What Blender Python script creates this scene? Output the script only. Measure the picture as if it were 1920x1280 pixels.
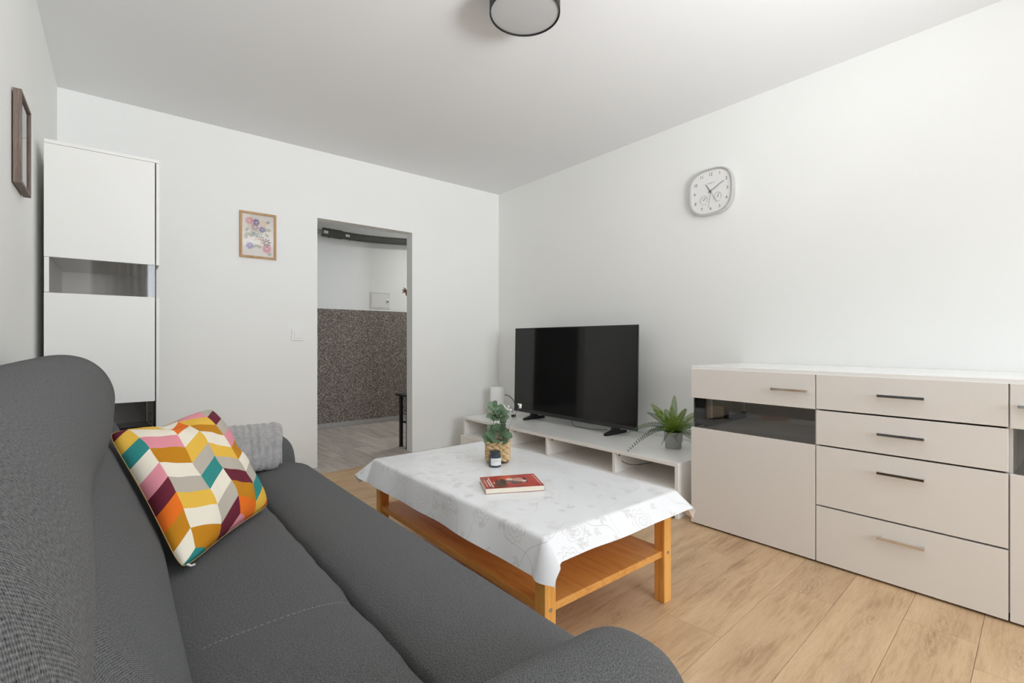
import bpy, bmesh, math, random
import numpy as np
from mathutils import Vector, Matrix, noise as mnoise

for o in list(bpy.data.objects):
    bpy.data.objects.remove(o)
scene = bpy.context.scene
COL = scene.collection
R = math.radians
rnd = random.Random(7)

# ------------------------------------------------------------------ camera
YAW = R(50.69)
FPX, CX, CY = 900.35, 960.0, 640.0
CAMH = 1.0
cam_d = bpy.data.cameras.new('camera')
cam = bpy.data.objects.new('camera', cam_d)
COL.objects.link(cam)
cam.location = (0, 0, CAMH)
cam.rotation_euler = (R(90), 0, YAW - R(90))
cam_d.sensor_width = 36.0
cam_d.lens = FPX / 1920 * 36.0
cam_d.clip_start = 0.01
scene.camera = cam
FW = Vector((math.cos(YAW), math.sin(YAW), 0)); RT = Vector((math.sin(YAW), -math.cos(YAW), 0))
CAM = Vector((0, 0, CAMH))
def ray(x, y): return FW + RT * ((x - CX) / FPX) + Vector((0, 0, (CY - y) / FPX))
def onz(x, y, z=0.0): d = ray(x, y); return CAM + d * ((z - CAMH) / d.z)
def onx(x, y, X): d = ray(x, y); return CAM + d * (X / d.x)
def ony(x, y, Y): d = ray(x, y); return CAM + d * (Y / d.y)

# ------------------------------------------------------------------ world, lights, exposure
world = bpy.data.worlds.new('sky'); scene.world = world
world.use_nodes = True
bg = world.node_tree.nodes['Background']
bg.inputs['Color'].default_value = (0.80, 0.90, 1.0, 1)
bg.inputs['Strength'].default_value = 1.6

XL, XW, YB, YW, H = -0.284, 3.04, -3.0, 3.93, 2.516   # left wall, right wall, window wall, door wall, ceiling

def area(name, loc, rot, sx, sy, power, col=(1, 1, 1)):
    l = bpy.data.lights.new(name, 'AREA'); l.shape = 'RECTANGLE'; l.size = sx; l.size_y = sy
    l.energy = power; l.color = col
    o = bpy.data.objects.new(name, l); COL.objects.link(o)
    o.location = loc; o.rotation_euler = rot
    return o
WX0, WX1, WZ0, WZ1 = 0.10, 2.50, 0.85, 2.44             # window opening in the wall behind the camera
area('window_daylight', ((WX0 + WX1) / 2, YB - 0.06, (WZ0 + WZ1) / 2), (R(-90), 0, R(180)),
     WX1 - WX0 - .1, WZ1 - WZ0 - .1, 62, (0.935, 0.985, 1.05))
# added fill light: unseen spot behind the camera, aimed up at the ceiling
fl = bpy.data.lights.new('bounce_fill', 'SPOT'); fl.energy = 245; fl.color = (0.97, 0.99, 1.02); fl.spot_size = R(115); fl.spot_blend = 1.0; fl.shadow_soft_size = 0.30
fill_spot = bpy.data.objects.new('bounce_fill', fl); COL.objects.link(fill_spot); fill_spot.location = (1.25, -0.9, 1.35)
fill_spot.rotation_euler = Vector((0.0, 2.1, 1.62)).to_track_quat('-Z', 'Y').to_euler()

vs = scene.view_settings
vs.view_transform = 'Standard'; vs.look = 'None'; vs.gamma = 1; vs.use_curve_mapping = False
vs.exposure = 0.14
scene.cycles.max_bounces = 24; scene.cycles.diffuse_bounces = 20; scene.cycles.glossy_bounces = 6; scene.cycles.transparent_max_bounces = 16

# ------------------------------------------------------------------ helpers
def lin(c):
    c = c / 255.0
    return c / 12.92 if c <= 0.04045 else ((c + 0.055) / 1.055) ** 2.4
def rgb(r, g, b): return (lin(r), lin(g), lin(b), 1.0)

def wloc(o):
    v = Vector((0, 0, 0))
    while o is not None:
        v += Vector(o.location); o = o.parent
    return v

def tag(o, label=None, cat=None, group=None, kind=None):
    if label: o['label'] = label
    if cat: o['category'] = cat
    if group: o['group'] = group
    if kind: o['kind'] = kind
    return o

def thing(name, label, cat, loc=(0, 0, 0), group=None, kind=None):
    o = bpy.data.objects.new(name, None); COL.objects.link(o)
    o.empty_display_size = 0.05; o.location = loc
    return tag(o, label, cat, group, kind)

def mesh_obj(name, me, mat=None, parent=None, loc=None):
    """mesh is in world coordinates; re-based on parent / loc"""
    base = wloc(parent) if parent else Vector((0, 0, 0))
    off = Vector(loc) if loc else base
    me.transform(Matrix.Translation(-off))
    o = bpy.data.objects.new(name, me); COL.objects.link(o)
    if mat is not None and not me.materials:
        for m in (mat if isinstance(mat, (list, tuple)) else [mat]): me.materials.append(m)
    if parent: o.parent = parent; o.location = off - base
    else: o.location = off
    return o

def bm_obj(name, bm, mat=None, parent=None, loc=None, smooth=False):
    bmesh.ops.recalc_face_normals(bm, faces=bm.faces)
    me = bpy.data.meshes.new(name); bm.to_mesh(me); bm.free()
    if smooth:
        for p in me.polygons: p.use_smooth = True
        if smooth != 'all' and hasattr(me, 'set_sharp_from_angle'): me.set_sharp_from_angle(angle=R(40))
    return mesh_obj(name, me, mat, parent, loc)

def add_box(bm, x0, x1, y0, y1, z0, z1, bev=0.0, seg=1):
    m = Matrix.Translation(((x0 + x1) / 2, (y0 + y1) / 2, (z0 + z1) / 2)) @ Matrix.Diagonal((abs(x1 - x0), abs(y1 - y0), abs(z1 - z0), 1))
    t = bmesh.new(); bmesh.ops.create_cube(t, size=1, matrix=m)
    if bev: bmesh.ops.bevel(t, geom=t.edges[:], offset=bev, segments=seg, affect='EDGES', profile=0.5)
    merge(bm, t)

def merge(bm, t, mat=None):
    me = bpy.data.meshes.new('tmp'); t.to_mesh(me); t.free()
    if mat is not None: me.transform(mat)
    bm.from_mesh(me); bpy.data.meshes.remove(me)

def box(name, x0, x1, y0, y1, z0, z1, mat, parent=None, bev=0.0015, seg=2, loc=None):
    bm = bmesh.new(); add_box(bm, x0, x1, y0, y1, z0, z1, bev, seg)
    return bm_obj(name, bm, mat, parent, loc)

def grid_mesh(bm, rows, closed_u=False, closed_v=False, uvs=None):
    """rows: list of lists of points; returns faces"""
    uvl = bm.loops.layers.uv.verify() if uvs else None
    V = [[bm.verts.new(p) for p in r] for r in rows]
    n, m = len(V), len(V[0]); fs = []
    for i in range(n if closed_v else n - 1):
        for j in range(m if closed_u else m - 1):
            i2, j2 = (i + 1) % n, (j + 1) % m
            q = [V[i][j], V[i][j2], V[i2][j2], V[i2][j]]
            f = bm.faces.new(q); fs.append(f)
            if uvs:
                for l, (a, b) in zip(f.loops, ((i, j), (i, j + 1), (i + 1, j + 1), (i + 1, j))):
                    a = min(a, len(uvs) - 1) ; b = min(b, len(uvs[0]) - 1)
                    l[uvl].uv = uvs[a][b]
    return V

def tube(bm, pts, rad, n=8, cap=True):
    pts = [Vector(p) for p in pts]
    rads = rad if isinstance(rad, (list, tuple)) else [rad] * len(pts)
    rows = []; up = Vector((0, 0, 1))
    for i, p in enumerate(pts):
        t = (pts[min(i + 1, len(pts) - 1)] - pts[max(i - 1, 0)]).normalized()
        a = t.cross(up)
        if a.length < 1e-3: a = t.cross(Vector((1, 0, 0)))
        a.normalize(); b = a.cross(t).normalized()
        rows.append([p + (a * math.cos(k * 2 * math.pi / n) + b * math.sin(k * 2 * math.pi / n)) * rads[i] for k in range(n)])
    V = grid_mesh(bm, rows, closed_u=True)
    if cap: bm.faces.new(V[0][::-1]); bm.faces.new(V[-1])

def lathe(bm, c, prof, n=40, cap0=True, cap1=False):
    rows = [[(c[0] + r * math.cos(k * 2 * math.pi / n), c[1] + r * math.sin(k * 2 * math.pi / n), c[2] + z) for k in range(n)] for r, z in prof]
    V = grid_mesh(bm, rows, closed_u=True)
    if cap0: bm.faces.new(V[0][::-1])
    if cap1: bm.faces.new(V[-1])

def spline(pts, n):
    """Catmull-Rom through pts"""
    P = [Vector(p) for p in pts]; P = [P[0] * 2 - P[1]] + P + [P[-1] * 2 - P[-2]]
    out = []; segs = len(P) - 3
    for i in range(n):
        s = i / (n - 1) * segs; k = min(int(s), segs - 1); t = s - k
        a, b, c, d = P[k:k + 4]
        out.append(0.5 * ((2 * b) + (c - a) * t + (2 * a - 5 * b + 4 * c - d) * t * t + (3 * b - a - 3 * c + d) * t ** 3))
    return out

# ------------------------------------------------------------------ materials
class NT:
    def __init__(s, name):
        s.m = bpy.data.materials.new(name); s.m.use_nodes = True
        s.t = s.m.node_tree; s.b = s.t.nodes['Principled BSDF']; s.out = s.t.nodes['Material Output']
    def n(s, typ, **kw):
        nd = s.t.nodes.new(typ)
        for k, v in kw.items():
            if k.startswith('i_'):
                key = k[2:].replace('_', ' ')
                nd.inputs[key].default_value = v
            else: setattr(nd, k, v)
        return nd
    def l(s, a, b): s.t.links.new(a, b)
    def math(s, op, a, b=None, c=None):
        nd = s.t.nodes.new('ShaderNodeMath'); nd.operation = op
        for i, v in enumerate((a, b, c)):
            if v is None: continue
            if isinstance(v, (int, float)): nd.inputs[i].default_value = v
            else: s.l(v, nd.inputs[i])
        return nd.outputs[0]
    def mix(s, fac, a, b):
        nd = s.t.nodes.new('ShaderNodeMix'); nd.data_type = 'RGBA'
        for i, v in ((0, fac), (6, a), (7, b)):
            if isinstance(v, (int, float)): nd.inputs[i].default_value = v
            elif isinstance(v, tuple): nd.inputs[i].default_value = v
            else: s.l(v, nd.inputs[i])
        return nd.outputs[2]
    def ramp(s, fac, stops, interp='LINEAR'):
        nd = s.t.nodes.new('ShaderNodeValToRGB'); cr = nd.color_ramp; cr.interpolation = interp
        while len(cr.elements) > 1: cr.elements.remove(cr.elements[-1])
        cr.elements[0].position = stops[0][0]; cr.elements[0].color = stops[0][1]
        for p, c in stops[1:]:
            e = cr.elements.new(p); e.color = c
        s.l(fac, nd.inputs[0]); return nd.outputs[0]
    def bump(s, h, strength=0.2, dist=0.001):
        nd = s.t.nodes.new('ShaderNodeBump'); nd.inputs['Strength'].default_value = strength; nd.inputs['Distance'].default_value = dist
        s.l(h, nd.inputs['Height']); s.l(nd.outputs[0], s.b.inputs['Normal'])
    def noise(s, vec, scale, detail=3, rough=.5, dist=0):
        nd = s.t.nodes.new('ShaderNodeTexNoise'); nd.inputs['Scale'].default_value = scale
        nd.inputs['Detail'].default_value = detail; nd.inputs['Roughness'].default_value = rough; nd.inputs['Distortion'].default_value = dist
        if vec is not None: s.l(vec, nd.inputs['Vector'])
        return nd.outputs['Fac']
    def coord(s, kind='Object', scale=None):
        tc = s.t.nodes.new('ShaderNodeTexCoord').outputs[kind]
        if scale is None: return tc
        mp = s.t.nodes.new('ShaderNodeMapping'); mp.inputs['Scale'].default_value = scale
        s.l(tc, mp.inputs['Vector']); return mp.outputs[0]

def plain(name, col, rough=0.5, metal=0.0, spec=0.5, var=0.0, vscale=8, bump=0.0, bscale=300, bdist=.0006):
    k = NT(name); k.b.inputs['Roughness'].default_value = rough; k.b.inputs['Metallic'].default_value = metal
    k.b.inputs['Specular IOR Level'].default_value = spec
    k.b.inputs['Base Color'].default_value = col
    c = k.coord()
    if var:
        f = k.noise(c, vscale, 4)
        k.l(k.mix(f, tuple(x * (1 - var) for x in col[:3]) + (1,), tuple(min(1, x * (1 + var)) for x in col[:3]) + (1,)), k.b.inputs['Base Color'])
    if bump: k.bump(k.noise(c, bscale, 3), bump, bdist)
    return k.m

M = {}
M['wall'] = plain('wall_paint', (0.85, 0.86, 0.845, 1), 0.75, spec=.25, var=.012, vscale=3, bump=.25, bscale=220, bdist=.0005)
M['ceiling'] = plain('ceiling_paint', (0.80, 0.81, 0.82, 1), 0.85, spec=.2, var=.01, vscale=3, bump=.2, bscale=200, bdist=.0005)
M['reveal'] = plain('reveal_plaster', (0.72, 0.70, 0.69, 1), 0.8, spec=.2, var=.02, bump=.2)
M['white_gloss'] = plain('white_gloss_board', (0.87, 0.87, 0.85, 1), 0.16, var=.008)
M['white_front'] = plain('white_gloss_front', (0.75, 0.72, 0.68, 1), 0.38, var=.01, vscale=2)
M['white_cab'] = plain('white_cabinet_front', (0.78, 0.775, 0.75, 1), 0.5, var=.008, vscale=2)
M['white_edge'] = plain('white_edge_band', (0.86, 0.85, 0.83, 1), 0.35, var=.01)
M['white_plastic'] = plain('white_plastic', (0.80, 0.80, 0.79, 1), 0.35, var=.006)
M['chrome'] = plain('chrome', (0.72, 0.72, 0.72, 1), 0.12, metal=1, var=.02)
M['steel'] = plain('steel_screw', (0.55, 0.53, 0.5, 1), 0.3, metal=1, var=.05)
M['black'] = plain('black_plastic', (0.012, 0.012, 0.013, 1), 0.45, var=.1)
M['black_metal'] = plain('black_metal', (0.008, 0.008, 0.009, 1), 0.4, var=.1)
M['gap'] = plain('dark_gap', (0.03, 0.027, 0.022, 1), 0.9, var=.1)
M['tv_bezel'] = plain('tv_bezel', (0.022, 0.022, 0.023, 1), 0.38, var=.05)
M['tv_screen'] = plain('tv_screen', (0.0035, 0.0035, 0.004, 1), 0.07, var=.05)
M['interior'] = plain('cabinet_interior', (0.80, 0.795, 0.78, 1), 0.5, var=.01)
M['lamp_drum'] = plain('lamp_drum', (0.010, 0.010, 0.011, 1), 0.55, var=.1)
M['diffuser'] = plain('lamp_diffuser', (0.48, 0.485, 0.485, 1), 0.5, var=.01)
M['paper'] = plain('art_paper', (0.80, 0.755, 0.70, 1), 0.7, var=.01)
M['pot_grey'] = plain('grey_ceramic', (0.33, 0.335, 0.33, 1), 0.45, var=.03)
M['soil'] = plain('soil', (0.02, 0.015, 0.01, 1), 0.95, var=.3, vscale=80, bump=.8, bscale=150, bdist=.003)
M['pages'] = plain('book_pages', (0.80, 0.74, 0.62, 1), 0.8, var=.02)
M['jar'] = plain('candle_jar', (0.022, 0.035, 0.05, 1), 0.12, var=.05)
M['cork'] = plain('cork_lid', (0.03, 0.035, 0.045, 1), 0.4, var=.2, vscale=60)
M['paper_label'] = plain('paper_label', (0.72, 0.73, 0.72, 1), 0.7, var=.02)
M['ink'] = plain('ink_grey', (0.10, 0.10, 0.10, 1), 0.7, var=.05)
M['ink_soft'] = plain('ink_soft', (0.30, 0.30, 0.30, 1), 0.7, var=.05)
M['clock_face'] = plain('clock_face', (0.80, 0.80, 0.79, 1), 0.3, var=.004)
M['silver'] = plain('silver_rim', (0.66, 0.66, 0.65, 1), 0.28, metal=.75, var=.02)
M['insul'] = plain('pipe_insulation', (0.085, 0.086, 0.080, 1), 0.8, var=.15, vscale=20, bump=.4, bscale=160)
M['hall_wall'] = plain('hall_paint', (0.76, 0.77, 0.76, 1), 0.8, spec=.2, var=.015, bump=.2)
M['hall_box'] = plain('access_panel_paint', (0.70, 0.70, 0.69, 1), 0.6, var=.01)
M['hall_base'] = plain('grey_baseboard', (0.34, 0.325, 0.31, 1), 0.6, var=.12, vscale=25)
M['dry_flower'] = plain('dried_orange_petals', (0.42, 0.17, 0.055, 1), 0.8, var=.3, vscale=40)

def glass(name, tint, refl=1.0):
    k = NT(name)
    tr = k.n('ShaderNodeBsdfTransparent'); tr.inputs[0].default_value = tint
    gl = k.n('ShaderNodeBsdfGlossy'); gl.inputs['Roughness'].default_value = 0.02; gl.inputs['Color'].default_value = (1, 1, 1, 1)
    fr = k.n('ShaderNodeFresnel'); fr.inputs['IOR'].default_value = 1.5
    mx = k.n('ShaderNodeMixShader')
    k.l(k.math('MULTIPLY', fr.outputs[0], refl), mx.inputs[0]); k.l(tr.outputs[0], mx.inputs[1]); k.l(gl.outputs[0], mx.inputs[2])
    k.l(mx.outputs[0], k.out.inputs['Surface'])
    return k.m
M['glass_smoke'] = glass('smoked_glass', (0.86, 0.85, 0.84, 1), 1.0)
M['glass_clear'] = glass('window_glass', (0.96, 0.98, 0.98, 1))
M['glass_frame'] = glass('picture_glass', (0.97, 0.97, 0.97, 1))

def wood(name, dark, mid, light, axis=0, scale=1.0, rough=.45, knots=False, stretch=14, objrand=True, spec=.4):
    k = NT(name); k.b.inputs['Roughness'].default_value = rough; k.b.inputs['Specular IOR Level'].default_value = spec
    tc = k.coord('Object')
    if objrand:
        oi = k.n('ShaderNodeObjectInfo'); cmb = k.n('ShaderNodeCombineXYZ')
        k.l(k.math('MULTIPLY', oi.outputs['Random'], 37.0), cmb.inputs[0]); k.l(k.math('MULTIPLY', oi.outputs['Random'], 91.0), cmb.inputs[1])
        ad = k.n('ShaderNodeVectorMath', operation='ADD'); k.l(tc, ad.inputs[0]); k.l(cmb.outputs[0], ad.inputs[1]); tc = ad.outputs[0]
    sc = [stretch, stretch, stretch]; sc[axis] = 1.0
    mp = k.n('ShaderNodeMapping'); mp.inputs['Scale'].default_value = sc; k.l(tc, mp.inputs['Vector'])
    v = mp.outputs[0]
    big = k.noise(v, 1.2 * scale, 5, .55, 1.2)
    fine = k.noise(v, 9 * scale, 6, .65, .3)
    sc2 = [60, 60, 60]; sc2[axis] = 1.5
    mp2 = k.n('ShaderNodeMapping'); mp2.inputs['Scale'].default_value = sc2; k.l(tc, mp2.inputs['Vector'])
    pore = k.noise(mp2.outputs[0], 6 * scale, 3, .6)
    f = k.math('ADD', k.math('MULTIPLY', big, .6), k.math('MULTIPLY', fine, .4))
    c = k.ramp(f, [(.32, dark), (.48, mid), (.66, light)])
    c = k.mix(k.math('MULTIPLY', k.math('GREATER_THAN', pore, .58), .30), c, dark)
    if knots:
        sc3 = [1.5, 6.0, 1.0]
        mp3 = k.n('ShaderNodeMapping'); mp3.inputs['Scale'].default_value = sc3; k.l(tc, mp3.inputs['Vector'])
        dn = k.noise(mp3.outputs[0], 2.2, 4, .6)
        sh = k.n('ShaderNodeVectorMath', operation='ADD'); k.l(mp3.outputs[0], sh.inputs[0])
        cc = k.n('ShaderNodeCombineXYZ'); k.l(k.math('MULTIPLY', dn, .9), cc.inputs[0]); k.l(k.math('MULTIPLY', dn, .9), cc.inputs[1]); k.l(cc.outputs[0], sh.inputs[1])
        vo = k.n('ShaderNodeTexVoronoi'); vo.voronoi_dimensions = '2D'; vo.inputs['Scale'].default_value = 1.0; k.l(sh.outputs[0], vo.inputs['Vector'])
        d = vo.outputs['Distance']
        rings = k.math('SINE', k.math('MULTIPLY', d, 95.0))
        near = k.ramp(d, [(0.0, (1, 1, 1, 1)), (.05, (.75, .75, .75, 1)), (.20, (.22, .22, .22, 1)), (.42, (0, 0, 0, 1))])
        amt = k.math('MULTIPLY', near, k.math('MULTIPLY_ADD', rings, .22, .42))
        c = k.mix(amt, c, tuple(x * .72 for x in dark[:3]) + (1,))
        cloudy = k.noise(mp3.outputs[0], 1.6, 4, .6)
        c = k.mix(k.ramp(cloudy, [(.50, (0, 0, 0, 1)), (.74, (.5, .5, .5, 1))]), c, dark)
    if objrand:
        hsv = k.n('ShaderNodeHueSaturation'); k.l(c, hsv.inputs['Color'])
        k.l(k.math('MULTIPLY_ADD', oi.outputs['Random'], .10, .95), hsv.inputs['Value']); c = hsv.outputs[0]
    k.l(c, k.b.inputs['Base Color'])
    k.bump(pore, .12, .0006)
    return k.m
M['oak'] = wood('oak_laminate', rgb(170, 137, 104), rgb(206, 175, 138), rgb(216, 188, 152), axis=0, knots=True, rough=.42, stretch=9)
M['hall_oak'] = wood('grey_laminate', rgb(140, 131, 124), rgb(182, 173, 165), rgb(204, 196, 188), axis=0, rough=.5, stretch=9)
M['honey_x'] = wood('honey_wood_across', rgb(196, 128, 62), rgb(226, 162, 86), rgb(234, 178, 104), axis=1, rough=.32, objrand=True, scale=1.0)
M['honey_z'] = wood('honey_wood_upright', rgb(202, 136, 62), rgb(230, 168, 86), rgb(236, 180, 104), axis=2, rough=.32, objrand=True, scale=1.0)
M['frame_brown'] = wood('brown_frame_wood', rgb(82, 70, 62), rgb(112, 97, 87), rgb(136, 121, 110), axis=2, rough=.6, scale=2)
M['frame_oak'] = wood('pale_frame_wood', rgb(158, 122, 84), rgb(184, 148, 106), rgb(198, 164, 124), axis=2, rough=.55, scale=2)

def fabric(name, dark, light, thread=0.0032, bump=.9):
    """woven upholstery: uv in metres"""
    k = NT(name); k.b.inputs['Roughness'].default_value = .95; k.b.inputs['Specular IOR Level'].default_value = .12
    try: k.b.inputs['Sheen Weight'].default_value = .10
    except Exception: pass
    uv = k.coord('UV'); sp = k.n('ShaderNodeSeparateXYZ'); k.l(uv, sp.inputs[0])
    a = k.math('SINE', k.math('MULTIPLY', sp.outputs[0], 2 * math.pi / thread))
    wob = k.math('MULTIPLY', k.noise(uv, 300, 2), 1.2)
    b = k.math('SINE', k.math('ADD', k.math('MULTIPLY', sp.outputs[1], 2 * math.pi / thread), wob))
    w = k.math('MULTIPLY_ADD', k.math('MULTIPLY', a, b), .5, .5)
    fl = k.noise(uv, 900, 2, .7)
    big = k.noise(uv, 330, 2, .6)
    f = k.math('ADD', k.math('MULTIPLY', w, .24), k.math('ADD', k.math('MULTIPLY', fl, .30), k.math('MULTIPLY', big, .46)))
    k.l(k.ramp(f, [(.33, dark), (.67, light)]), k.b.inputs['Base Color'])
    k.bump(k.math('ADD', w, k.math('MULTIPLY', fl, .5)), bump, .0012)
    return k.m
M['sofa'] = fabric('grey_woven_upholstery', rgb(32, 33, 33), rgb(130, 131, 131))
M['stitch'] = plain('stitching', rgb(140, 139, 132), .9, var=.1)

def plush():
    k = NT('grey_plush'); k.b.inputs['Roughness'].default_value = 1; k.b.inputs['Sheen Weight'].default_value = .25
    uv = k.coord('UV'); n1 = k.noise(uv, 60, 4, .65); n2 = k.noise(uv, 600, 2)
    f = k.math('ADD', k.math('MULTIPLY', n1, .65), k.math('MULTIPLY', n2, .35))
    k.l(k.ramp(f, [(.3, rgb(140, 138, 137)), (.7, rgb(186, 184, 183))]), k.b.inputs['Base Color'])
    k.bump(f, .6, .002); return k.m
M['plush'] = plush()

def speckle():
    k = NT('pebble_plaster'); k.b.inputs['Roughness'].default_value = .7
    c = k.coord()
    vo = k.n('ShaderNodeTexVoronoi'); vo.inputs['Scale'].default_value = 140; k.l(c, vo.inputs['Vector'])
    g = k.n('ShaderNodeSeparateColor'); k.l(vo.outputs['Color'], g.inputs[0])
    col = k.ramp(g.outputs[0], [(0, rgb(66, 60, 56)), (.3, rgb(112, 102, 95)), (.6, rgb(146, 134, 125)), (.85, rgb(172, 161, 151)), (1, rgb(205, 196, 186))])
    col = k.mix(k.ramp(vo.outputs['Distance'], [(.25, (0, 0, 0, 1)), (.65, (.5, .5, .5, 1))]), col, rgb(60, 55, 51))
    k.l(col, k.b.inputs['Base Color'])
    k.bump(k.math('SUBTRACT', 1.0, vo.outputs['Distance']), .8, .004); return k.m
M['pebble'] = speckle()

def leafmat(name, c0, c1, rough=.5):
    k = NT(name); k.b.inputs['Roughness'].default_value = rough
    oi = k.n('ShaderNodeObjectInfo'); n1 = k.noise(k.coord(), 40, 3)
    f = k.math('ADD', k.math('MULTIPLY', oi.outputs['Random'], .6), k.math('MULTIPLY', n1, .4))
    k.l(k.mix(f, c0, c1), k.b.inputs['Base Color']); return k.m
M['fern'] = leafmat('fern_green', rgb(78, 118, 36), rgb(146, 172, 52))
M['fern_dark'] = leafmat('fern_dark_green', rgb(44, 72, 44), rgb(84, 112, 66))
M['leaf'] = leafmat('eucalyptus_green', rgb(70, 96, 68), rgb(122, 146, 114), .55)
M['stem'] = plain('plant_stem', rgb(120, 116, 96), .7, var=.1)
M['petal'] = plain('white_petal', (0.8, 0.8, 0.77, 1), .6, var=.03)
M['rush'] = plain('water_hyacinth', rgb(206, 176, 132), .75, var=.30, vscale=35, bump=.6, bscale=180, bdist=.002)
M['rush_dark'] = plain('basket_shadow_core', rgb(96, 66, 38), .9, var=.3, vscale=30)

# ------------------------------------------------------------------ room shell
def struct(o, label, cat): return tag(o, label, cat, kind='structure')
def wallbox(name, x0, x1, y0, y1, z0, z1, mat, label, cat='wall', parent=None):
    o = box(name, x0, x1, y0, y1, z0, z1, mat, parent, bev=0)
    if parent is None: struct(o, label, cat)
    return o
DX0, DX1, DZ = 1.220, 2.052, 1.982        # doorway
DT = 0.105                                # door-wall thickness
HY = 5.66                                 # far wall of the hall
# door wall as one mesh with the opening
bm = bmesh.new()
add_box(bm, XL - .12, DX0, YW, YW + DT, 0, H); add_box(bm, DX1, XW + .12, YW, YW + DT, 0, H); add_box(bm, DX0, DX1, YW, YW + DT, DZ, H)
struct(bm_obj('wall_back', bm, M['wall']), 'white painted wall with the open doorway to the hall', 'wall')
wallbox('wall_left', XL - .12, XL, YB - .2, YW + DT, 0, H, M['wall'], 'white painted wall behind the grey sofa')
wallbox('wall_right', XW, XW + .12, YB - .2, YW + DT, 0, H, M['wall'], 'white painted wall behind the television and sideboard')
wallbox('ceiling', XL - .12, XW + .12, YB - .2, YW + DT, H, H + .12, M['ceiling'], 'flat matt white ceiling of the living room', 'ceiling')
bm = bmesh.new()
add_box(bm, XL - .12, WX0, YB - .2, YB, 0, H); add_box(bm, WX1, XW + .12, YB - .2, YB, 0, H)
add_box(bm, WX0, WX1, YB - .2, YB, 0, WZ0); add_box(bm, WX0, WX1, YB - .2, YB, WZ1, H)
struct(bm_obj('wall_front', bm, M['wall']), 'white painted wall with the wide window, facing the doorway', 'wall')
# window
bm = bmesh.new()
for x0, x1, z0, z1 in ((WX0, WX1, WZ0, WZ0 + .06), (WX0, WX1, WZ1 - .06, WZ1), (WX0, WX0 + .06, WZ0, WZ1), (WX1 - .06, WX1, WZ0, WZ1), ((WX0 + WX1) / 2 - .05, (WX0 + WX1) / 2 + .05, WZ0, WZ1)):
    add_box(bm, x0, x1, YB - .13, YB - .07, z0, z1, .003)
win = struct(bm_obj('window_1', bm, M['white_plastic']), 'wide white framed window with two casements opposite the doorway', 'window')
box('window_sill', WX0 - .05, WX1 + .05, YB - .07, YB + .12, WZ0 - .03, WZ0, M['white_plastic'], win, .004)

def curtain(x0, x1, z0, z1, y, label):
    bm = bmesh.new(); rows = []
    n = 140
    for z in (z0, (z0 + z1) / 2, z1):
        a = 1.0 + .15 * (z - z0)
        rows.append([(x0 + (x1 - x0) * i / n, y + .045 * math.sin(i / n * (x1 - x0) / .09 * 2 * math.pi + .6 * math.sin(i * .21)), z) for i in range(n + 1)])
    grid_mesh(bm, rows)
    bmesh.ops.solidify(bm, geom=bm.faces[:], thickness=.003)
    o = bm_obj('curtain', bm, plain('curtain_cloth', (0.60, 0.59, 0.57, 1), .9, var=.03), loc=((x0 + x1) / 2, y, z0), smooth='all')
    return tag(o, label, 'curtain')
curtain(XL + .03, WX0 + .22, .03, H - .06, YB + .22, 'pale grey pleated curtain hanging beside the window near the sofa')
curtain(WX1 - .22, XW - .03, .03, H - .06, YB + .22, 'pale grey pleated curtain hanging beside the window near the sideboard')
bm = bmesh.new(); tube(bm, [(XL + .001, YB + .22, H - .05), (XW - .001, YB + .22, H - .05)], .012, 12)
tag(bm_obj('curtain_rail', bm, M['white_plastic'], loc=(1.4, YB + .22, H - .05), smooth=True), 'white curtain rail under the ceiling above the window', 'curtain rail')

# the hall
HX0, HX1 = -1.6, 3.9
wallbox('wall_hall_far', HX0 - .1, HX1 + .1, HY, HY + .1, 0, H, M['hall_wall'], 'pale grey hall wall seen through the doorway')
wallbox('wall_hall_left', HX0 - .1, HX0, YW + DT, HY, 0, H, M['hall_wall'], 'side wall of the hall hidden left of the doorway')
wallbox('wall_hall_right', HX1, HX1 + .1, YW + DT, HY, 0, H, M['hall_wall'], 'side wall of the hall hidden right of the doorway')
wallbox('ceiling_hall', HX0 - .1, HX1 + .1, YW + DT, HY + .1, H, H + .1, M['hall_wall'], 'pale ceiling of the hall behind the doorway', 'ceiling')
bm = bmesh.new(); add_box(bm, XW + .12, HX1 + .1, YW, YW + DT, 0, H)
struct(bm_obj('wall_hall_near', bm, M['hall_wall']), 'hall side of the wall beyond the corner of the living room', 'wall')
o = box('trim_1', HX0, HX1, HY - .014, HY - .0005, .055, 1.378, M['pebble'], bev=.002)
struct(o, 'dark brown pebble plaster panel on the lower hall wall', 'wall panel')
o = box('baseboard_hall', HX0, HX1, HY - .026, HY - .001, 0.001, .055, M['hall_base'], bev=.003)
struct(o, 'grey baseboard under the pebble plaster in the hall', 'baseboard')

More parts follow.
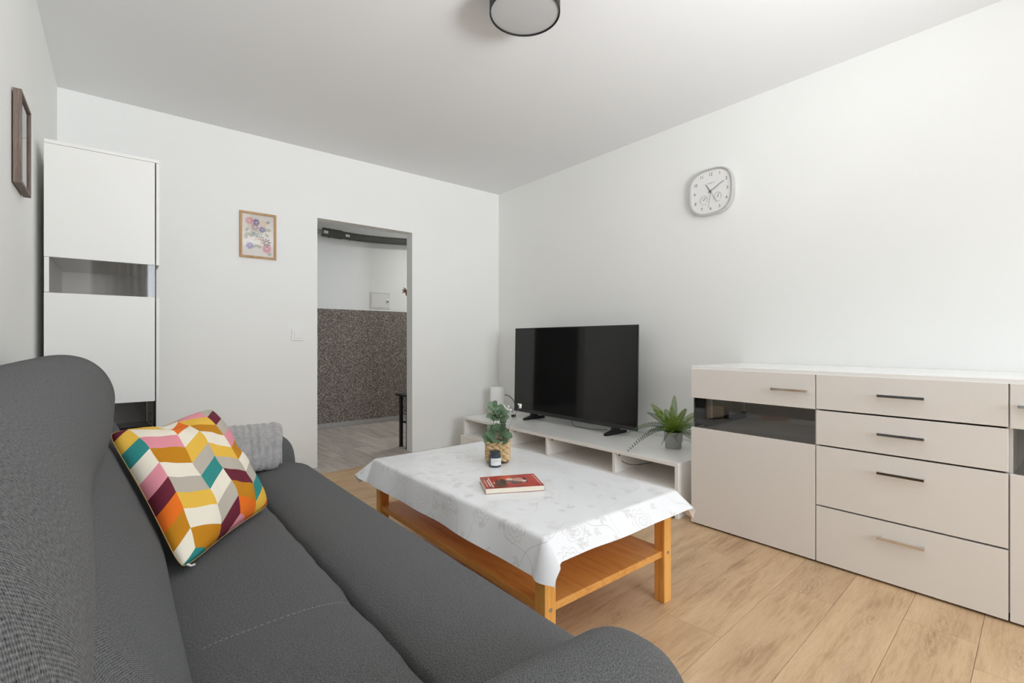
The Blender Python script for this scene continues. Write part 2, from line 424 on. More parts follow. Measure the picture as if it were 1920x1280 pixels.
# floors with planks
PB = R(2.8); PU = Vector((math.cos(PB), math.sin(PB))); PV = Vector((-math.sin(PB), math.cos(PB)))
TY = 3.735                                # the two floors meet here
def clip(poly, x0, x1, y0, y1):
    for ax, lim, sgn in ((0, x0, 1), (0, x1, -1), (1, y0, 1), (1, y1, -1)):
        out = []
        for i in range(len(poly)):
            a, b = poly[i], poly[(i + 1) % len(poly)]
            da, db = (a[ax] - lim) * sgn, (b[ax] - lim) * sgn
            if da >= 0: out.append(a)
            if (da >= 0) != (db >= 0):
                t = da / (da - db); out.append((a[0] + (b[0] - a[0]) * t, a[1] + (b[1] - a[1]) * t))
        poly = out
        if not poly: return []
    return poly
def planks(parent, mat, rect, v0, pitch, length, offs, gap=.0012, zt=0.0, ang=PB):
    pu = Vector((math.cos(ang), math.sin(ang))); pv = Vector((-math.sin(ang), math.cos(ang)))
    x0, x1, y0, y1 = rect
    cs = [Vector(c) for c in ((x0, y0), (x1, y0), (x0, y1), (x1, y1))]
    umin, umax = min(c.dot(pu) for c in cs), max(c.dot(pu) for c in cs)
    vmin, vmax = min(c.dot(pv) for c in cs), max(c.dot(pv) for c in cs)
    k0, k1 = math.floor((vmin - v0) / pitch) - 1, math.ceil((vmax - v0) / pitch) + 1
    for k in range(k0, k1):
        o0 = offs.get(k, (k * .41 * length) % length)
        j0 = math.floor((umin - o0) / length) - 1
        for j in range(j0, j0 + int((umax - umin) / length) + 4):
            a0, a1 = o0 + j * length + gap / 2, o0 + (j + 1) * length - gap / 2
            b0, b1 = v0 + k * pitch + gap / 2, v0 + (k + 1) * pitch - gap / 2
            poly = [tuple(pu * a + pv * b) for a, b in ((a0, b0), (a1, b0), (a1, b1), (a0, b1))]
            poly = clip(poly, *rect)
            if len(poly) < 3: continue
            c = pu * ((a0 + a1) / 2) + pv * ((b0 + b1) / 2)
            loc = [((Vector(p) - c).dot(pu), (Vector(p) - c).dot(pv)) for p in poly]
            n = len(loc)
            vs_ = [(x, y, 0) for x, y in loc] + [(x, y, -.008) for x, y in loc]
            fs_ = [list(range(n))] + [[i, i + n, (i + 1) % n + n, (i + 1) % n] for i in range(n)]
            me = bpy.data.meshes.new('plank'); me.from_pydata(vs_, [], fs_); me.materials.append(mat)
            o = bpy.data.objects.new('plank', me); COL.objects.link(o); o.parent = parent
            o.location = (c.x, c.y, zt); o.rotation_euler = (0, 0, ang)
floor = box('floor', XL, XW, YB, TY, -.05, -.004, M['gap'], bev=0)
struct(floor, 'light oak laminate floor of the living room', 'floor')
floor.location = (0, 0, 0)
planks(floor, M['oak'], (XL, XW, YB, TY), .143, .1955, 1.285, {4: 2.255, 3: 1.607, 2: .85, 1: 1.49 , 0: 2.207, -1: .75, 5: 1.2, 6: 1.9})
floor_h = box('floor_hall', HX0, HX1, TY, HY, -.05, -.004, M['gap'], bev=0)
struct(floor_h, 'grey washed laminate floor of the hall behind the doorway', 'floor')
planks(floor_h, M['hall_oak'], (HX0, HX1, TY + .001, HY), .05, .19, 1.25, {}, ang=R(92))

# ------------------------------------------------------------------ sofa
SOFA_Y0, SOFA_Y1 = 0.56, 2.42
sofa = thing('sofa', 'dark grey woven fabric sofa with rounded headrest against the white wall', 'sofa', (0.2, 1.49, 0))
def loft_y(prof_fn, ys, nprof, capends=True):
    """prof_fn(y) -> list of (x,z); loft along y; uv in metres"""
    bm = bmesh.new(); rows = []; uvs = []
    for y in ys:
        pr = prof_fn(y); L = 0; row = []; uv = []
        for i, (x, z) in enumerate(pr):
            if i: L += math.hypot(x - pr[i - 1][0], z - pr[i - 1][1])
            row.append((x, y, z)); uv.append((y, L))
        rows.append(row); uvs.append(uv)
    V = grid_mesh(bm, rows, uvs=uvs)
    if capends:
        for r in (V[0], V[-1]):
            try: bm.faces.new(r)
            except Exception: pass
    return bm
def smooth_profile(pts, n): return [(p.x, p.y) for p in spline([Vector((a, b, 0)) for a, b in pts], n)]
def ends(y, y0, y1, r):
    d = min(y - y0, y1 - y)
    if d >= r: return 1.0
    d = max(d, 0) / r
    return math.sqrt(max(0, 1 - (1 - d) ** 2))
def ysamp(y0, y1, r, n=60):
    a = [y0 + r * (1 - math.cos(t * math.pi / 2 / 8)) for t in range(9)]
    b = [y1 - r * (1 - math.cos(t * math.pi / 2 / 8)) for t in range(8, -1, -1)]
    m = [y0 + r + (y1 - y0 - 2 * r) * i / n for i in range(1, n)]
    return a + m + b
def dip(y, c, w): return math.exp(-((y - c) / w) ** 2)
SEAM = 1.057
# rear seat panel
def prof_rear(y):
    e = ends(y, SOFA_Y0 - .02, SOFA_Y1 + .02, .05)
    s = .004 * dip(y, SEAM, .012) + .006 * dip(y, SEAM, .06)
    top = .30 + (.437 - .30) * (.55 + .45 * e) - s
    pk = .0014 * math.sin(y * 23) + .0010 * math.sin(y * 61 + 1)
    return smooth_profile([(.02, .26), (.02, .34), (.05, top - .03), (.12, top - .004), (.20, top + .002), (.30, top + .004), (.36, top - .002), (.395 + pk, top - .014), (.411 + pk, top - .034), (.412, top - .07), (.412, .26)], 44)
o = bm_obj('seat_cushion', loft_y(prof_rear, ysamp(SOFA_Y0 - .02, SOFA_Y1 + .02, .05), 44), M['sofa'], sofa, smooth='all')
# front seat roll
def prof_front(y):
    e = ends(y, SOFA_Y0 - .03, SOFA_Y1 + .06, .10)
    sw = .004 * math.sin(y * 2.2 + .4)
    s = .002 * dip(y, SEAM, .02)
    top = .30 + (.441 - .30) * (.45 + .55 * e) + sw - s
    fx = .60 + .132 * (.35 + .65 * e)
    pk = .0014 * math.sin(y * 23) + .0010 * math.sin(y * 61 + 1)
    return smooth_profile([(.413, .20), (.413, top - .075), (.417 + pk, top - .034), (.435 + pk, top - .015), (.48, top + .001), (.56, top + .006), (.64, top - .006), (.70 * fx / .732, top - .03), (fx, top - .085), (fx, .30), (fx - .015, .20), (fx - .03, .12)], 52)
o = bm_obj('seat_front_roll', loft_y(prof_front, ysamp(SOFA_Y0 - .03, SOFA_Y1 + .06, .10), 52), M['sofa'], sofa, smooth='all')
# stitches along the seam
bm = bmesh.new()
pr = prof_rear(SEAM)
cand = [(x, z) for x, z in pr if .11 < x < .40 and z > .37]
pts = []
for i in range(len(cand) - 1):
    for t in (0, .25, .5, .75):
        pts.append((cand[i][0] + (cand[i + 1][0] - cand[i][0]) * t, cand[i][1] + (cand[i + 1][1] - cand[i][1]) * t))
for i in range(0, len(pts) - 2, 2):
    tube(bm, [(pts[i][0], SEAM + .002, pts[i][1] + .0038), (pts[i + 1][0], SEAM + .002, pts[i + 1][1] + .0038)], .0011, 5)
bm_obj('seam_stitching', bm, M['stitch'], sofa)
# base
box('base', .02, .66, SOFA_Y0 - .02, SOFA_Y1 + .02, .09, .30, M['sofa'], sofa, .01)
for fx, fy in ((.06, .40), (.60, .40), (.06, 2.56), (.60, 2.56)):
    bm = bmesh.new(); lathe(bm, (fx, fy, 0), [(.02, 0), (.026, .02), (.028, .10)], 16, True, True)
    bm_obj('foot', bm, M['black'], sofa, smooth=True)
# lower backrest
def prof_back(y):
    e = ends(y, SOFA_Y0 - .02, SOFA_Y1 + .02, .16)
    k = .35 + .65 * e
    zt = .56 + .19 * (.4 + .6 * e)
    w = .004 * math.sin(y * 3.1 + 1)
    base = -.15
    f = lambda x: base + (x - base) * k + w
    return smooth_profile([(-.265, .28), (-.268, .55), (-.25, zt - .02), (-.18, zt), (-.08, zt - .005), (f(-.028), zt - .03), (f(.006), zt - .09), (f(.052), .565), (f(.082), .50), (f(.094), .45), (f(.090), .41), (f(.06), .35), (.0, .28)], 54)
bm_obj('backrest', loft_y(prof_back, ysamp(SOFA_Y0 - .02, SOFA_Y1 + .02, .16), 54), M['sofa'], sofa, smooth='all')
# headrest roll
HR0, HR1 = .16, 2.285
def prof_head(y):
    e = ends(y, HR0, HR1, .15)
    c = (-.150, .815)
    dips = .010 * dip(y, 2.06, .018) + .011 * dip(y, 1.62, .02) + .020 * dip(y, .95, .36)
    pts = [(-.262, .70), (-.272, .80), (-.262, .89), (-.215, .942), (-.15, .957), (-.09, .945), (-.045, .908), (-.018, .855), (-.010, .80), (-.020, .745), (-.045, .700), (-.10, .675), (-.20, .675)]
    k = .25 + .75 * e
    out = []
    for x, z in pts:
        dx, dz = x - c[0], z - c[1]
        l = math.hypot(dx, dz); q = max(0, (l - dips * (1.0 if dx > -.03 else .3)) / l)
        out.append((c[0] + dx * q * (k if dx > 0 else 1), c[1] + dz * q * (.45 + .55 * e)))
    return smooth_profile(out + [out[0]], 60)
bm_obj('headrest', loft_y(prof_head, ysamp(HR0, HR1, .15, 110), 60), M['sofa'], sofa, smooth='all')
# arms
def arm(y0, y1, x1, zt, name='arm'):
    xs = []
    bm = bmesh.new(); rows = []; uvs = []
    N = 36
    xarr = [-.265 + (x1 - .11 + .265) * i / 30 for i in range(31)] + [x1 - .11 + .11 * math.sin(t * math.pi / 2 / 12) for t in range(1, 13)]
    for x in xarr:
        f = max(0, (x - (x1 - .11)) / .11); k = math.sqrt(max(0, 1 - f * f)); k = max(k, .02)
        cy, w = (y0 + y1) / 2, (y1 - y0) / 2 * (.55 + .45 * k)
        zz = zt - .018 - (1 - k) * .10 + .018 * math.sin((x + .265) / (x1 + .265) * math.pi) 
        row = []; uv = []; L = 0
        for j in range(N):
            a = math.pi * (j / (N - 1))
            # superellipse top
            cyy = math.copysign(abs(math.cos(a)) ** .7, math.cos(a)); szz = abs(math.sin(a)) ** .62
            row.append((x, cy - w * cyy, .10 + (zz - .10) * szz if szz > 0 else .10))
            if j: L += (Vector(row[-1]) - Vector(row[-2])).length
            uv.append((x, L))
        rows.append(row); uvs.append(uv)
    V = grid_mesh(bm, rows, uvs=uvs)
    for r in (V[0], V[-1]): bm.faces.new(r)
    return bm_obj(name, bm, M['sofa'], sofa, smooth='all')
arm(.325, .575, .675, .575)
arm(2.405, 2.655, .665, .572)

# ------------------------------------------------------------------ patterned cushion
PAL = dict(y=rgb(232, 186, 74), w=rgb(238, 230, 212), g=rgb(186, 178, 165), o=rgb(236, 116, 34), m=rgb(106, 38, 54), t=rgb(52, 140, 136), p=rgb(228, 148, 160), b=rgb(196, 132, 28))
COLS = ['mytwpmobwtgyow', 'ywpbwgywbtomyg', 'wowygtwgmpbtyw', 'pybwygmbopwytg', 'gmgpbwgtyowgbm', 'bwwyobwgyotgmw']
def cushion_mat():
    k = NT('chevron_print_cotton'); k.b.inputs['Roughness'].default_value = .8; k.b.inputs['Specular IOR Level'].default_value = .2
    uv = k.coord('UV'); sp = k.n('ShaderNodeSeparateXYZ'); k.l(uv, sp.inputs[0])
    u = k.math('MULTIPLY_ADD', sp.outputs[0], 1 / .215, 1 - .11 / .215)
    ci = k.math('FLOOR', u); fr = k.math('SUBTRACT', u, ci)
    par = k.math('MODULO', ci, 2.0)
    tri = k.math('ADD', k.math('MULTIPLY', fr, k.math('SUBTRACT', 1.0, par)), k.math('MULTIPLY', k.math('SUBTRACT', 1.0, fr), par))
    v = k.math('ADD', k.math('MULTIPLY', k.math('SUBTRACT', 1.0, sp.outputs[1]), 8.7), k.math('MULTIPLY_ADD', tri, .85, -.08))
    fac = k.math('DIVIDE', v, 14.0)
    col = None
    for i, s in enumerate(COLS):
        c = k.ramp(fac, [(max(0, (j) / 14.0), PAL[ch]) for j, ch in enumerate(s)], 'CONSTANT')
        if col is None: col = c
        else: col = k.mix(k.math('COMPARE', ci, float(i), .5), col, c)
    k.l(col, k.b.inputs['Base Color'])
    k.bump(k.noise(uv, 700, 2), .15, .0006)
    return k.m
M['cushion'] = cushion_mat()
def cushion():
    BLc, BRc, TRc, TLc = onz(340, 1073, .452), onz(507, 947, .452), onz(397, 765, .757), onz(198, 810, .752)
    n = 44; nrm = ((BRc - BLc).cross(TLc - BLc)).normalized()
    if nrm.dot(CAM - BLc) < 0: nrm = -nrm
    rows_f, rows_b, uvs = [], [], []
    for i in range(n + 1):
        v = i / n; rf = []; rb = []; uu = []
        for j in range(n + 1):
            u = j / n
            # edges pulled slightly inwards between corners
            pu = u + (.5 - u) * .05 * math.sin(math.pi * v) ** 1 * (abs(2 * u - 1) ** 3)
            pv = v + (.5 - v) * .05 * math.sin(math.pi * u) ** 1 * (abs(2 * v - 1) ** 3)
            p = BLc * ((1 - pu) * (1 - pv)) + BRc * (pu * (1 - pv)) + TRc * (pu * pv) + TLc * ((1 - pu) * pv)
            a = (max(0, 1 - abs(2 * u - 1) ** 3.0) * max(0, 1 - abs(2 * v - 1) ** 3.0)) ** .52
            wr = .010 * mnoise.noise(Vector((u * 3.1, v * 3.1, 2.0))) + .006 * mnoise.noise(Vector((u * 8, v * 8, 5.0)))
            p = p + ((BLc + BRc + TRc + TLc) / 4 - p) * (.055 * (abs(2 * u - 1) * abs(2 * v - 1)) ** 7)
            sag = .018 * math.exp(-((u - .42) / .2) ** 2 - ((v - .93) / .10) ** 2)
            p = p - Vector((0, 0, 1)) * sag * 1.3
            th = .062 * a + wr * min(1, a * 2.5)
            rf.append(p + nrm * th); rb.append(p - nrm * (.02 * a)); uu.append((u, v))
        rows_f.append(rf); rows_b.append(rb); uvs.append(uu)
    bm = bmesh.new()
    grid_mesh(bm, rows_f, uvs=uvs); grid_mesh(bm, [r[::-1] for r in rows_b], uvs=[r[::-1] for r in uvs])
    bmesh.ops.remove_doubles(bm, verts=bm.verts, dist=1e-5)
    base = (BLc + BRc) / 2; base.z = .44
    c = thing('throw_cushion', 'square cushion with multicoloured chevron print leaning on the sofa back', 'cushion', base)
    o = bm_obj('cover', bm, M['cushion'], c, smooth='all')
    bm = bmesh.new()   # piping seam round the edge
    ring = []
    for i in range(n): ring.append(rows_f[0][i])
    for i in range(n): ring.append(rows_f[i][n])
    for i in range(n, 0, -1): ring.append(rows_f[n][i])
    for i in range(n, 0, -1): ring.append(rows_f[i][0])
    tube(bm, ring + ring[:1], .0011, 6, cap=False)
    bm_obj('edge_seam', bm, plain('seam_cotton', rgb(176, 150, 104), .9, var=.3, vscale=30), c, smooth='all')
    bm = bmesh.new(); b = rows_f[0][2]
    tube(bm, [b, b + Vector((.008, -.004, -.004)), b + Vector((.016, -.006, -.002))], .0028, 6)
    bm_obj('zip_pull', bm, M['petal'], c)
cushion()

# ------------------------------------------------------------------ folded plush blanket by the far arm
def blanket():
    bl = thing('folded_blanket', 'folded grey plush blanket with raised ribs standing against the sofa arm', 'blanket', (.40, 2.31, .44))
    x0, x1 = .12, .555
    cy, cz, wy, hz = 2.320, .543, .060, .098
    bm = bmesh.new(); rows = []; uvs = []
    N = 48; K = 72
    for i in range(K + 1):
        t = i / K; x = x0 + (x1 - x0) * t
        e = min(1, math.sqrt(max(0, 1 - (1 - min(t, 1 - t) / .05) ** 2)) if min(t, 1 - t) < .05 else 1)
        rib = abs(math.sin((x - x0) / .028 * math.pi)) ** .35
        rr = .007 * (rib - 1)
        row = []; uv = []
        for j in range(N):
            a = 2 * math.pi * j / N
            ca, sa = math.cos(a), math.sin(a)
            px = math.copysign(abs(ca) ** .62, ca); pz = math.copysign(abs(sa) ** .62, sa)
            nz = .004 * mnoise.noise(Vector((x * 22, a * 1.5, 1)))
            s = (.78 + .22 * e)
            lean = .02 * pz
            row.append((x + (.012 * pz if t > .9 else 0), cy + lean + (wy * s + rr + nz) * px, cz + (hz * s + rr + nz) * pz + .004 * math.sin(x * 9)))
            uv.append((x, a * .1))
        rows.append(row); uvs.append(uv)
    V = grid_mesh(bm, rows, closed_u=True, uvs=uvs)
    bm.faces.new(V[0][::-1]); bm.faces.new(V[-1])
    bm_obj('plush_roll', bm, M['plush'], bl, smooth='all')
    bm = bmesh.new()     # fold line at the visible end
    pts = [(x1 - .001 + .002, cy - .02, cz - .085), (x1 + .004, cy - .008, cz - .02), (x1 + .004, cy + .01, cz + .07)]
    tube(bm, spline(pts, 10), .006, 6)
    bm_obj('fold_edge', bm, M['plush'], bl, smooth='all')
blanket()

# ------------------------------------------------------------------ coffee table
TX0, TX1, TY0, TY1, TZ = .985, 1.672, 1.047, 2.262, .418
table = thing('coffee_table', 'honey coloured wooden coffee table with a lower shelf in front of the sofa', 'table', ((TX0 + TX1) / 2, (TY0 + TY1) / 2, 0))
box('tabletop', TX0, TX1, TY0, TY1, TZ - .024, TZ, M['honey_x'], table, .004)
LW = .046
for x0 in (TX0, TX1 - LW - .018):
    for y0 in (TY0, TY1 - LW):
        leg = box('leg', x0, x0 + LW, y0, y0 + LW, 0, TZ - .025, M['honey_z'], table, .003)
        if y0 == TY0:
            bm = bmesh.new(); lathe(bm, (0, 0, 0), [(.0065, 0), (.0065, .0012), (.004, .0014), (.0035, .0004)], 16, True, True)
            bm.transform(Matrix.Translation((x0 + LW * .5, y0 - .0002, .190)) @ Matrix.Rotation(R(90), 4, 'X'))
            bm_obj('screw', bm, M['steel'], leg, smooth=True)
LX1 = TX1 - .018
box('shelf', TX0 + .010, LX1 - .010, TY0 + .012, TY1 - .012, .172, .197, M['honey_x'], table, .003)
box('apron', TX0 + .01, TX0 + .03, TY0 + LW, TY1 - LW, .345, TZ - .0245, M['honey_x'], table, .002)
box('apron', LX1 - .03, LX1 - .01, TY0 + LW, TY1 - LW, .345, TZ - .0245, M['honey_x'], table, .002)

# tablecloth
def cloth_mat():
    k = NT('printed_vinyl'); k.b.inputs['Roughness'].default_value = .26; k.b.inputs['Specular IOR Level'].default_value = .5
    uv = k.coord('UV')
    base = (0.83, 0.845, 0.86, 1)
    def layer(scale, seed, kind):
        mp = k.n('ShaderNodeMapping'); mp.inputs['Scale'].default_value = (scale,) * 3; mp.inputs['Location'].default_value = (seed, seed * .7, 0); k.l(uv, mp.inputs[0])
        vo = k.n('ShaderNodeTexVoronoi'); vo.voronoi_dimensions = '2D'; vo.inputs['Scale'].default_value = 1; vo.inputs['Randomness'].default_value = .75
        k.l(mp.outputs[0], vo.inputs['Vector'])
        d = k.n('ShaderNodeVectorMath', operation='SUBTRACT'); k.l(mp.outputs[0], d.inputs[0]); k.l(vo.outputs['Position'], d.inputs[1])
        sc = k.n('ShaderNodeSeparateColor'); k.l(vo.outputs['Color'], sc.inputs[0])
        rot = k.n('ShaderNodeVectorRotate', rotation_type='Z_AXIS'); k.l(d.outputs[0], rot.inputs['Vector']); k.l(k.math('MULTIPLY', sc.outputs[0], 6.28), rot.inputs['Angle'])
        s = k.n('ShaderNodeSeparateXYZ'); k.l(rot.outputs[0], s.inputs[0]); X, Y = s.outputs[0], s.outputs[1]
        r = k.math('POWER', k.math('ADD', k.math('MULTIPLY', X, X), k.math('MULTIPLY', Y, Y)), .5)
        th = k.math('ARCTAN2', Y, X)
        if kind == 'flower':
            pet = k.math('ABSOLUTE', k.math('SINE', k.math('MULTIPLY', th, 4.5)))
            q = k.math('DIVIDE', r, k.math('MULTIPLY_ADD', pet, .07, .20))
            lines = k.math('ABSOLUTE', k.math('SINE', k.math('MULTIPLY', q, 9.4)))
            m = k.math('MULTIPLY', k.math('LESS_THAN', lines, .22), k.math('LESS_THAN', q, 1.02))
            return k.math('MULTIPLY', m, k.math('GREATER_THAN', sc.outputs[1], .25))
        if kind == 'leaf':
            # three leaves on a stem
            tot = None
            for a, off in ((0.0, .18), (.8, .12), (-.8, .12)):
                ca, sa = math.cos(a), math.sin(a)
                lx = k.math('SUBTRACT', k.math('ADD', k.math('MULTIPLY', X, ca), k.math('MULTIPLY', Y, sa)), off)
                ly = k.math('SUBTRACT', k.math('MULTIPLY', Y, ca), k.math('MULTIPLY', X, sa))
                e = k.math('ADD', k.math('POWER', k.math('ABSOLUTE', k.math('DIVIDE', lx, .13)), 1.5), k.math('ABSOLUTE', k.math('DIVIDE', ly, .045)))
                m = k.math('LESS_THAN', e, 1.0)
                vein = k.math('GREATER_THAN', k.math('ABSOLUTE', ly), .006)
                m = k.math('MULTIPLY', m, vein)
                tot = m if tot is None else k.math('MAXIMUM', tot, m)
            return tot
    def vines(rot, pitch, amp, freq, seed, wdt):
        mp = k.n('ShaderNodeMapping'); mp.inputs['Rotation'].default_value = (0, 0, rot); k.l(uv, mp.inputs[0])
        sp = k.n('ShaderNodeSeparateXYZ'); k.l(mp.outputs[0], sp.inputs[0]); X, Y = sp.outputs[0], sp.outputs[1]
        row = k.math('FLOOR', k.math('DIVIDE', Y, pitch))
        loc = k.math('SUBTRACT', k.math('SUBTRACT', Y, k.math('MULTIPLY', row, pitch)), pitch / 2)
        ph = k.math('MULTIPLY_ADD', row, 2.4, seed)
        c = k.math('ADD', k.math('MULTIPLY', k.math('SINE', k.math('ADD', k.math('MULTIPLY', X, freq), ph)), amp), k.math('MULTIPLY', k.math('SINE', k.math('ADD', k.math('MULTIPLY', X, freq * 2.7), k.math('MULTIPLY', ph, 1.7))), amp * .4))
        return k.math('LESS_THAN', k.math('ABSOLUTE', k.math('SUBTRACT', loc, c)), wdt)
    vine = vines(.5, .26, .055, 14.0, 1.0, .0011); vine2 = vines(-.75, .33, .06, 11.0, 4.0, .0010)
    mk = k.math('MAXIMUM', vine, vine2)
    fl = layer(5.5, 3.0, 'flower'); lf = layer(7.5, 9.0, 'leaf'); lf2 = layer(9.5, 15.0, 'leaf')
    mk = k.math('MAXIMUM', mk, fl); mk = k.math('MAXIMUM', mk, k.math('MULTIPLY', k.math('MAXIMUM', lf, lf2), .7))
    k.l(k.mix(k.math('MULTIPLY', mk, .85), base, (0.54, 0.52, 0.50, 1)), k.b.inputs['Base Color'])
    k.l(k.math('MULTIPLY_ADD', mk, .2, .25), k.b.inputs['Roughness'])
    k.bump(k.noise(uv, 14, 2), .035, .004)
    return k.m
M['cloth'] = cloth_mat()
def tablecloth():
    OX0, OX1, OY0, OY1 = .122, .10, .090, .105      # overhang on each side in metres
    zt = TZ + .0035; rr = .018
    EX0, EX1, EY0, EY1 = 69, 72, 40, 72              # hang angle below horizontal of each side
    KN = {(-1, -1): [(0, 0, EX0), (16, 16, 64), (36, 62, 47), (62, 80, 41), (90, 90, EY0)],
          (-1, 1): [(0, 0, EX0), (12, 20, 52), (22, 38, 38), (41, 44, 57), (65, 70, 70), (90, 90, EY1)],
          (1, -1): [(0, 0, EX1), (24, 38, 69), (42, 55, 60), (62, 58, 43), (75, 76, 40), (90, 90, EY0)],
          (1, 1): [(0, 0, EX1), (45, 45, 34), (90, 90, EY1)]}
    def corner(k, th):
        ks = KN[k]; d = math.degrees(th)
        for a, b in zip(ks, ks[1:]):
            if d <= b[0] + 1e-6:
                t = (d - a[0]) / (b[0] - a[0]); t = t * t * (3 - 2 * t)
                return R(a[1] + (b[1] - a[1]) * t), R(a[2] + (b[2] - a[2]) * t)
    def side_drop(d, psi):
        s = rr * psi
        if d <= s:
            a = d / rr; return rr * math.sin(a), rr * (1 - math.cos(a))
        e = d - s
        return rr * math.sin(psi) + e * math.cos(psi), rr * (1 - math.cos(psi)) + e * math.sin(psi)
    xs = [TX0 - OX0 + OX0 * i / 22 for i in range(22)] + [TX0 + (TX1 - TX0) * i / 46 for i in range(46)] + [TX1 + OX1 * i / 22 for i in range(23)]
    ys = [TY0 - OY0 + OY0 * i / 22 for i in range(22)] + [TY0 + (TY1 - TY0) * i / 70 for i in range(70)] + [TY1 + OY1 * i / 22 for i in range(23)]
    bm = bmesh.new(); rows = []; uvs = []
    for y in ys:
        row = []; uv = []
        for x in xs:
            ax = max(0, TX0 - x, x - TX1); ay = max(0, TY0 - y, y - TY1)
            sx = -1 if x < TX0 else 1; sy = -1 if y < TY0 else 1
            bx = min(max(x, TX0), TX1); by = min(max(y, TY0), TY1)
            if ax == 0 and ay == 0:
                row.append((x, y, zt + .0010 * mnoise.noise(Vector((x * 5, y * 5, 3)))))
            else:
                r = math.hypot(ax, ay)
                if ay == 0:
                    t = min(by - TY0, TY1 - by); f = 1 - math.exp(-t / .12)
                    az, el = 0, R(EX0 if sx < 0 else EX1) + f * R(5 * math.sin(by * 8 + .4) + 4 * math.sin(by * 17))
                elif ax == 0:
                    t = min(bx - TX0, TX1 - bx); f = 1 - math.exp(-t / .10)
                    az, el = R(90), R(EY0 if sy < 0 else EY1) + f * R(6 * math.sin(bx * 10 + 1) + 3 * math.sin(bx * 21))
                else:
                    az, el = corner((sx, sy), math.atan2(ay, ax))
                el = min(max(.15, el), R(86))
                out, drop = side_drop(r, el)
                row.append((bx + sx * out * math.cos(az), by + sy * out * math.sin(az), zt - drop))
            uv.append((x, y))
        rows.append(row); uvs.append(uv)
    grid_mesh(bm, rows, uvs=uvs)
    o = bm_obj('tablecloth', bm, M['cloth'], loc=((TX0 + TX1) / 2, (TY0 + TY1) / 2, zt), smooth='all')
    tag(o, 'white vinyl tablecloth with faint floral print draped over the coffee table', 'tablecloth')
tablecloth()
CZ = TZ + .0045     # top of the cloth

# ------------------------------------------------------------------ TV stand
SX0, SX1, SY0, SY1, SZ = 2.43, 3.032, 1.497, 3.667, .314
stand = thing('tv_stand', 'long low white TV stand with open compartments along the wall', 'tv stand', ((SX0 + SX1) / 2, (SY0 + SY1) / 2, 0))
W = M['white_gloss']; WE = M['white_edge']
box('top_board', SX0, SX1, SY0, SY1, SZ - .022, SZ, W, stand, .0015)
T = .022
box('side_panel', SX0 + .002, SX1, SY0, SY0 + T, 0, SZ - .0225, WE, stand)
box('side_panel', SX0 + .002, SX1, SY1 - T, SY1, 0, SZ - .0225, WE, stand)
for yc in (3.000, 2.574, 1.955):
    d = box('divider', SX0 + .006, SX1 - .012, yc - T / 2, yc + T / 2, .1655, SZ - .0225, WE, stand)
    bm = bmesh.new(); lathe(bm, (0, 0, 0), [(.006, 0), (.006, .002)], 14, True, True)
    bm.transform(Matrix.Translation((SX0 + .05, yc - T / 2 - .0003, SZ - .04)) @ Matrix.Rotation(R(90), 4, 'X'))
    bm_obj('cam_bolt', bm, M['black'], d)
bm = bmesh.new(); lathe(bm, (0, 0, 0), [(.006, 0), (.006, .002)], 14, True, True)
bm.transform(Matrix.Translation((SX0 + .05, SY1 - T - .0003, SZ - .035)) @ Matrix.Rotation(R(90), 4, 'X'))
bm_obj('cam_bolt', bm, M['black'], stand)
box('shelf_board', SX0 + .004, SX1 - .012, SY0 + T, SY1 - T, .143, .165, WE, stand)
box('back_panel', SX1 - .011, SX1 - .004, SY0 + T, SY1 - T, .02, SZ - .0225, M['interior'], stand, 0)
n = 3; yy0, yy1 = SY0 + T + .003, SY1 + .022
for i in range(n):
    a, b = yy0 + (yy1 - yy0) * i / n, yy0 + (yy1 - yy0) * (i + 1) / n
    box('drawer_front', SX0 - .018, SX0 + .001, a + .0015, b - .0015, .012, .148, W, stand, .0015)
# cable in the right-hand compartment
def cable(name, pts, r, mat, label, n=40, loc=None):
    bm = bmesh.new(); tube(bm, spline(pts, n), r, 6)
    o = bm_obj(name, bm, mat, loc=loc or pts[0], smooth='all'); return tag(o, label, 'cable')
cable('power_cable', [onx(1154, 850, 2.52), onx(1163, 861, 2.51), onx(1176, 869, 2.50), onx(1192, 871, 2.50), onx(1208, 869, 2.52), onx(1224, 866, 2.60)], .0022, M['black'], 'thin black cable sagging inside the compartment of the TV stand next to the fern')

# ------------------------------------------------------------------ television
TVX = 2.80
p00, p01 = onx(965.0, 769.6, TVX), onx(964.2, 615, TVX); p10, p11 = onx(1193.7, 809, TVX), onx(1193, 608.5, TVX)
ty0, ty1 = (p10.y + p11.y) / 2, (p00.y + p01.y) / 2; tz0, tz1 = (p00.z + p10.z) / 2, (p01.z + p11.z) / 2
tv = thing('television', 'large black flat screen television switched off on the white TV stand', 'television', (TVX + .02, (ty0 + ty1) / 2, SZ))
tilt = Matrix.Translation((TVX, 0, tz0)) @ Matrix.Rotation(R(1.1), 4, 'Y') @ Matrix.Translation((-TVX, 0, -tz0))
tcy = (ty0 + ty1) / 2
tilt = Matrix.Translation((TVX, tcy, 0)) @ Matrix.Rotation(R(0.5), 4, 'Z') @ Matrix.Translation((-TVX, -tcy, 0)) @ tilt
def tvbox(name, x0, x1, y0, y1, z0, z1, mat, bev=.001, parent=tv):
    bm = bmesh.new(); add_box(bm, x0, x1, y0, y1, z0, z1, bev, 2); bm.transform(tilt)
    return bm_obj(name, bm, mat, parent)
tvbox('housing', TVX + .003, TVX + .011, ty0, ty1, tz0, tz1, M['tv_bezel'], .001)
tvbox('rear_bulge', TVX + .0115, TVX + .07, ty0 + .15, ty1 - .15, tz0 + .03, tz0 + .42, M['black'], .01)
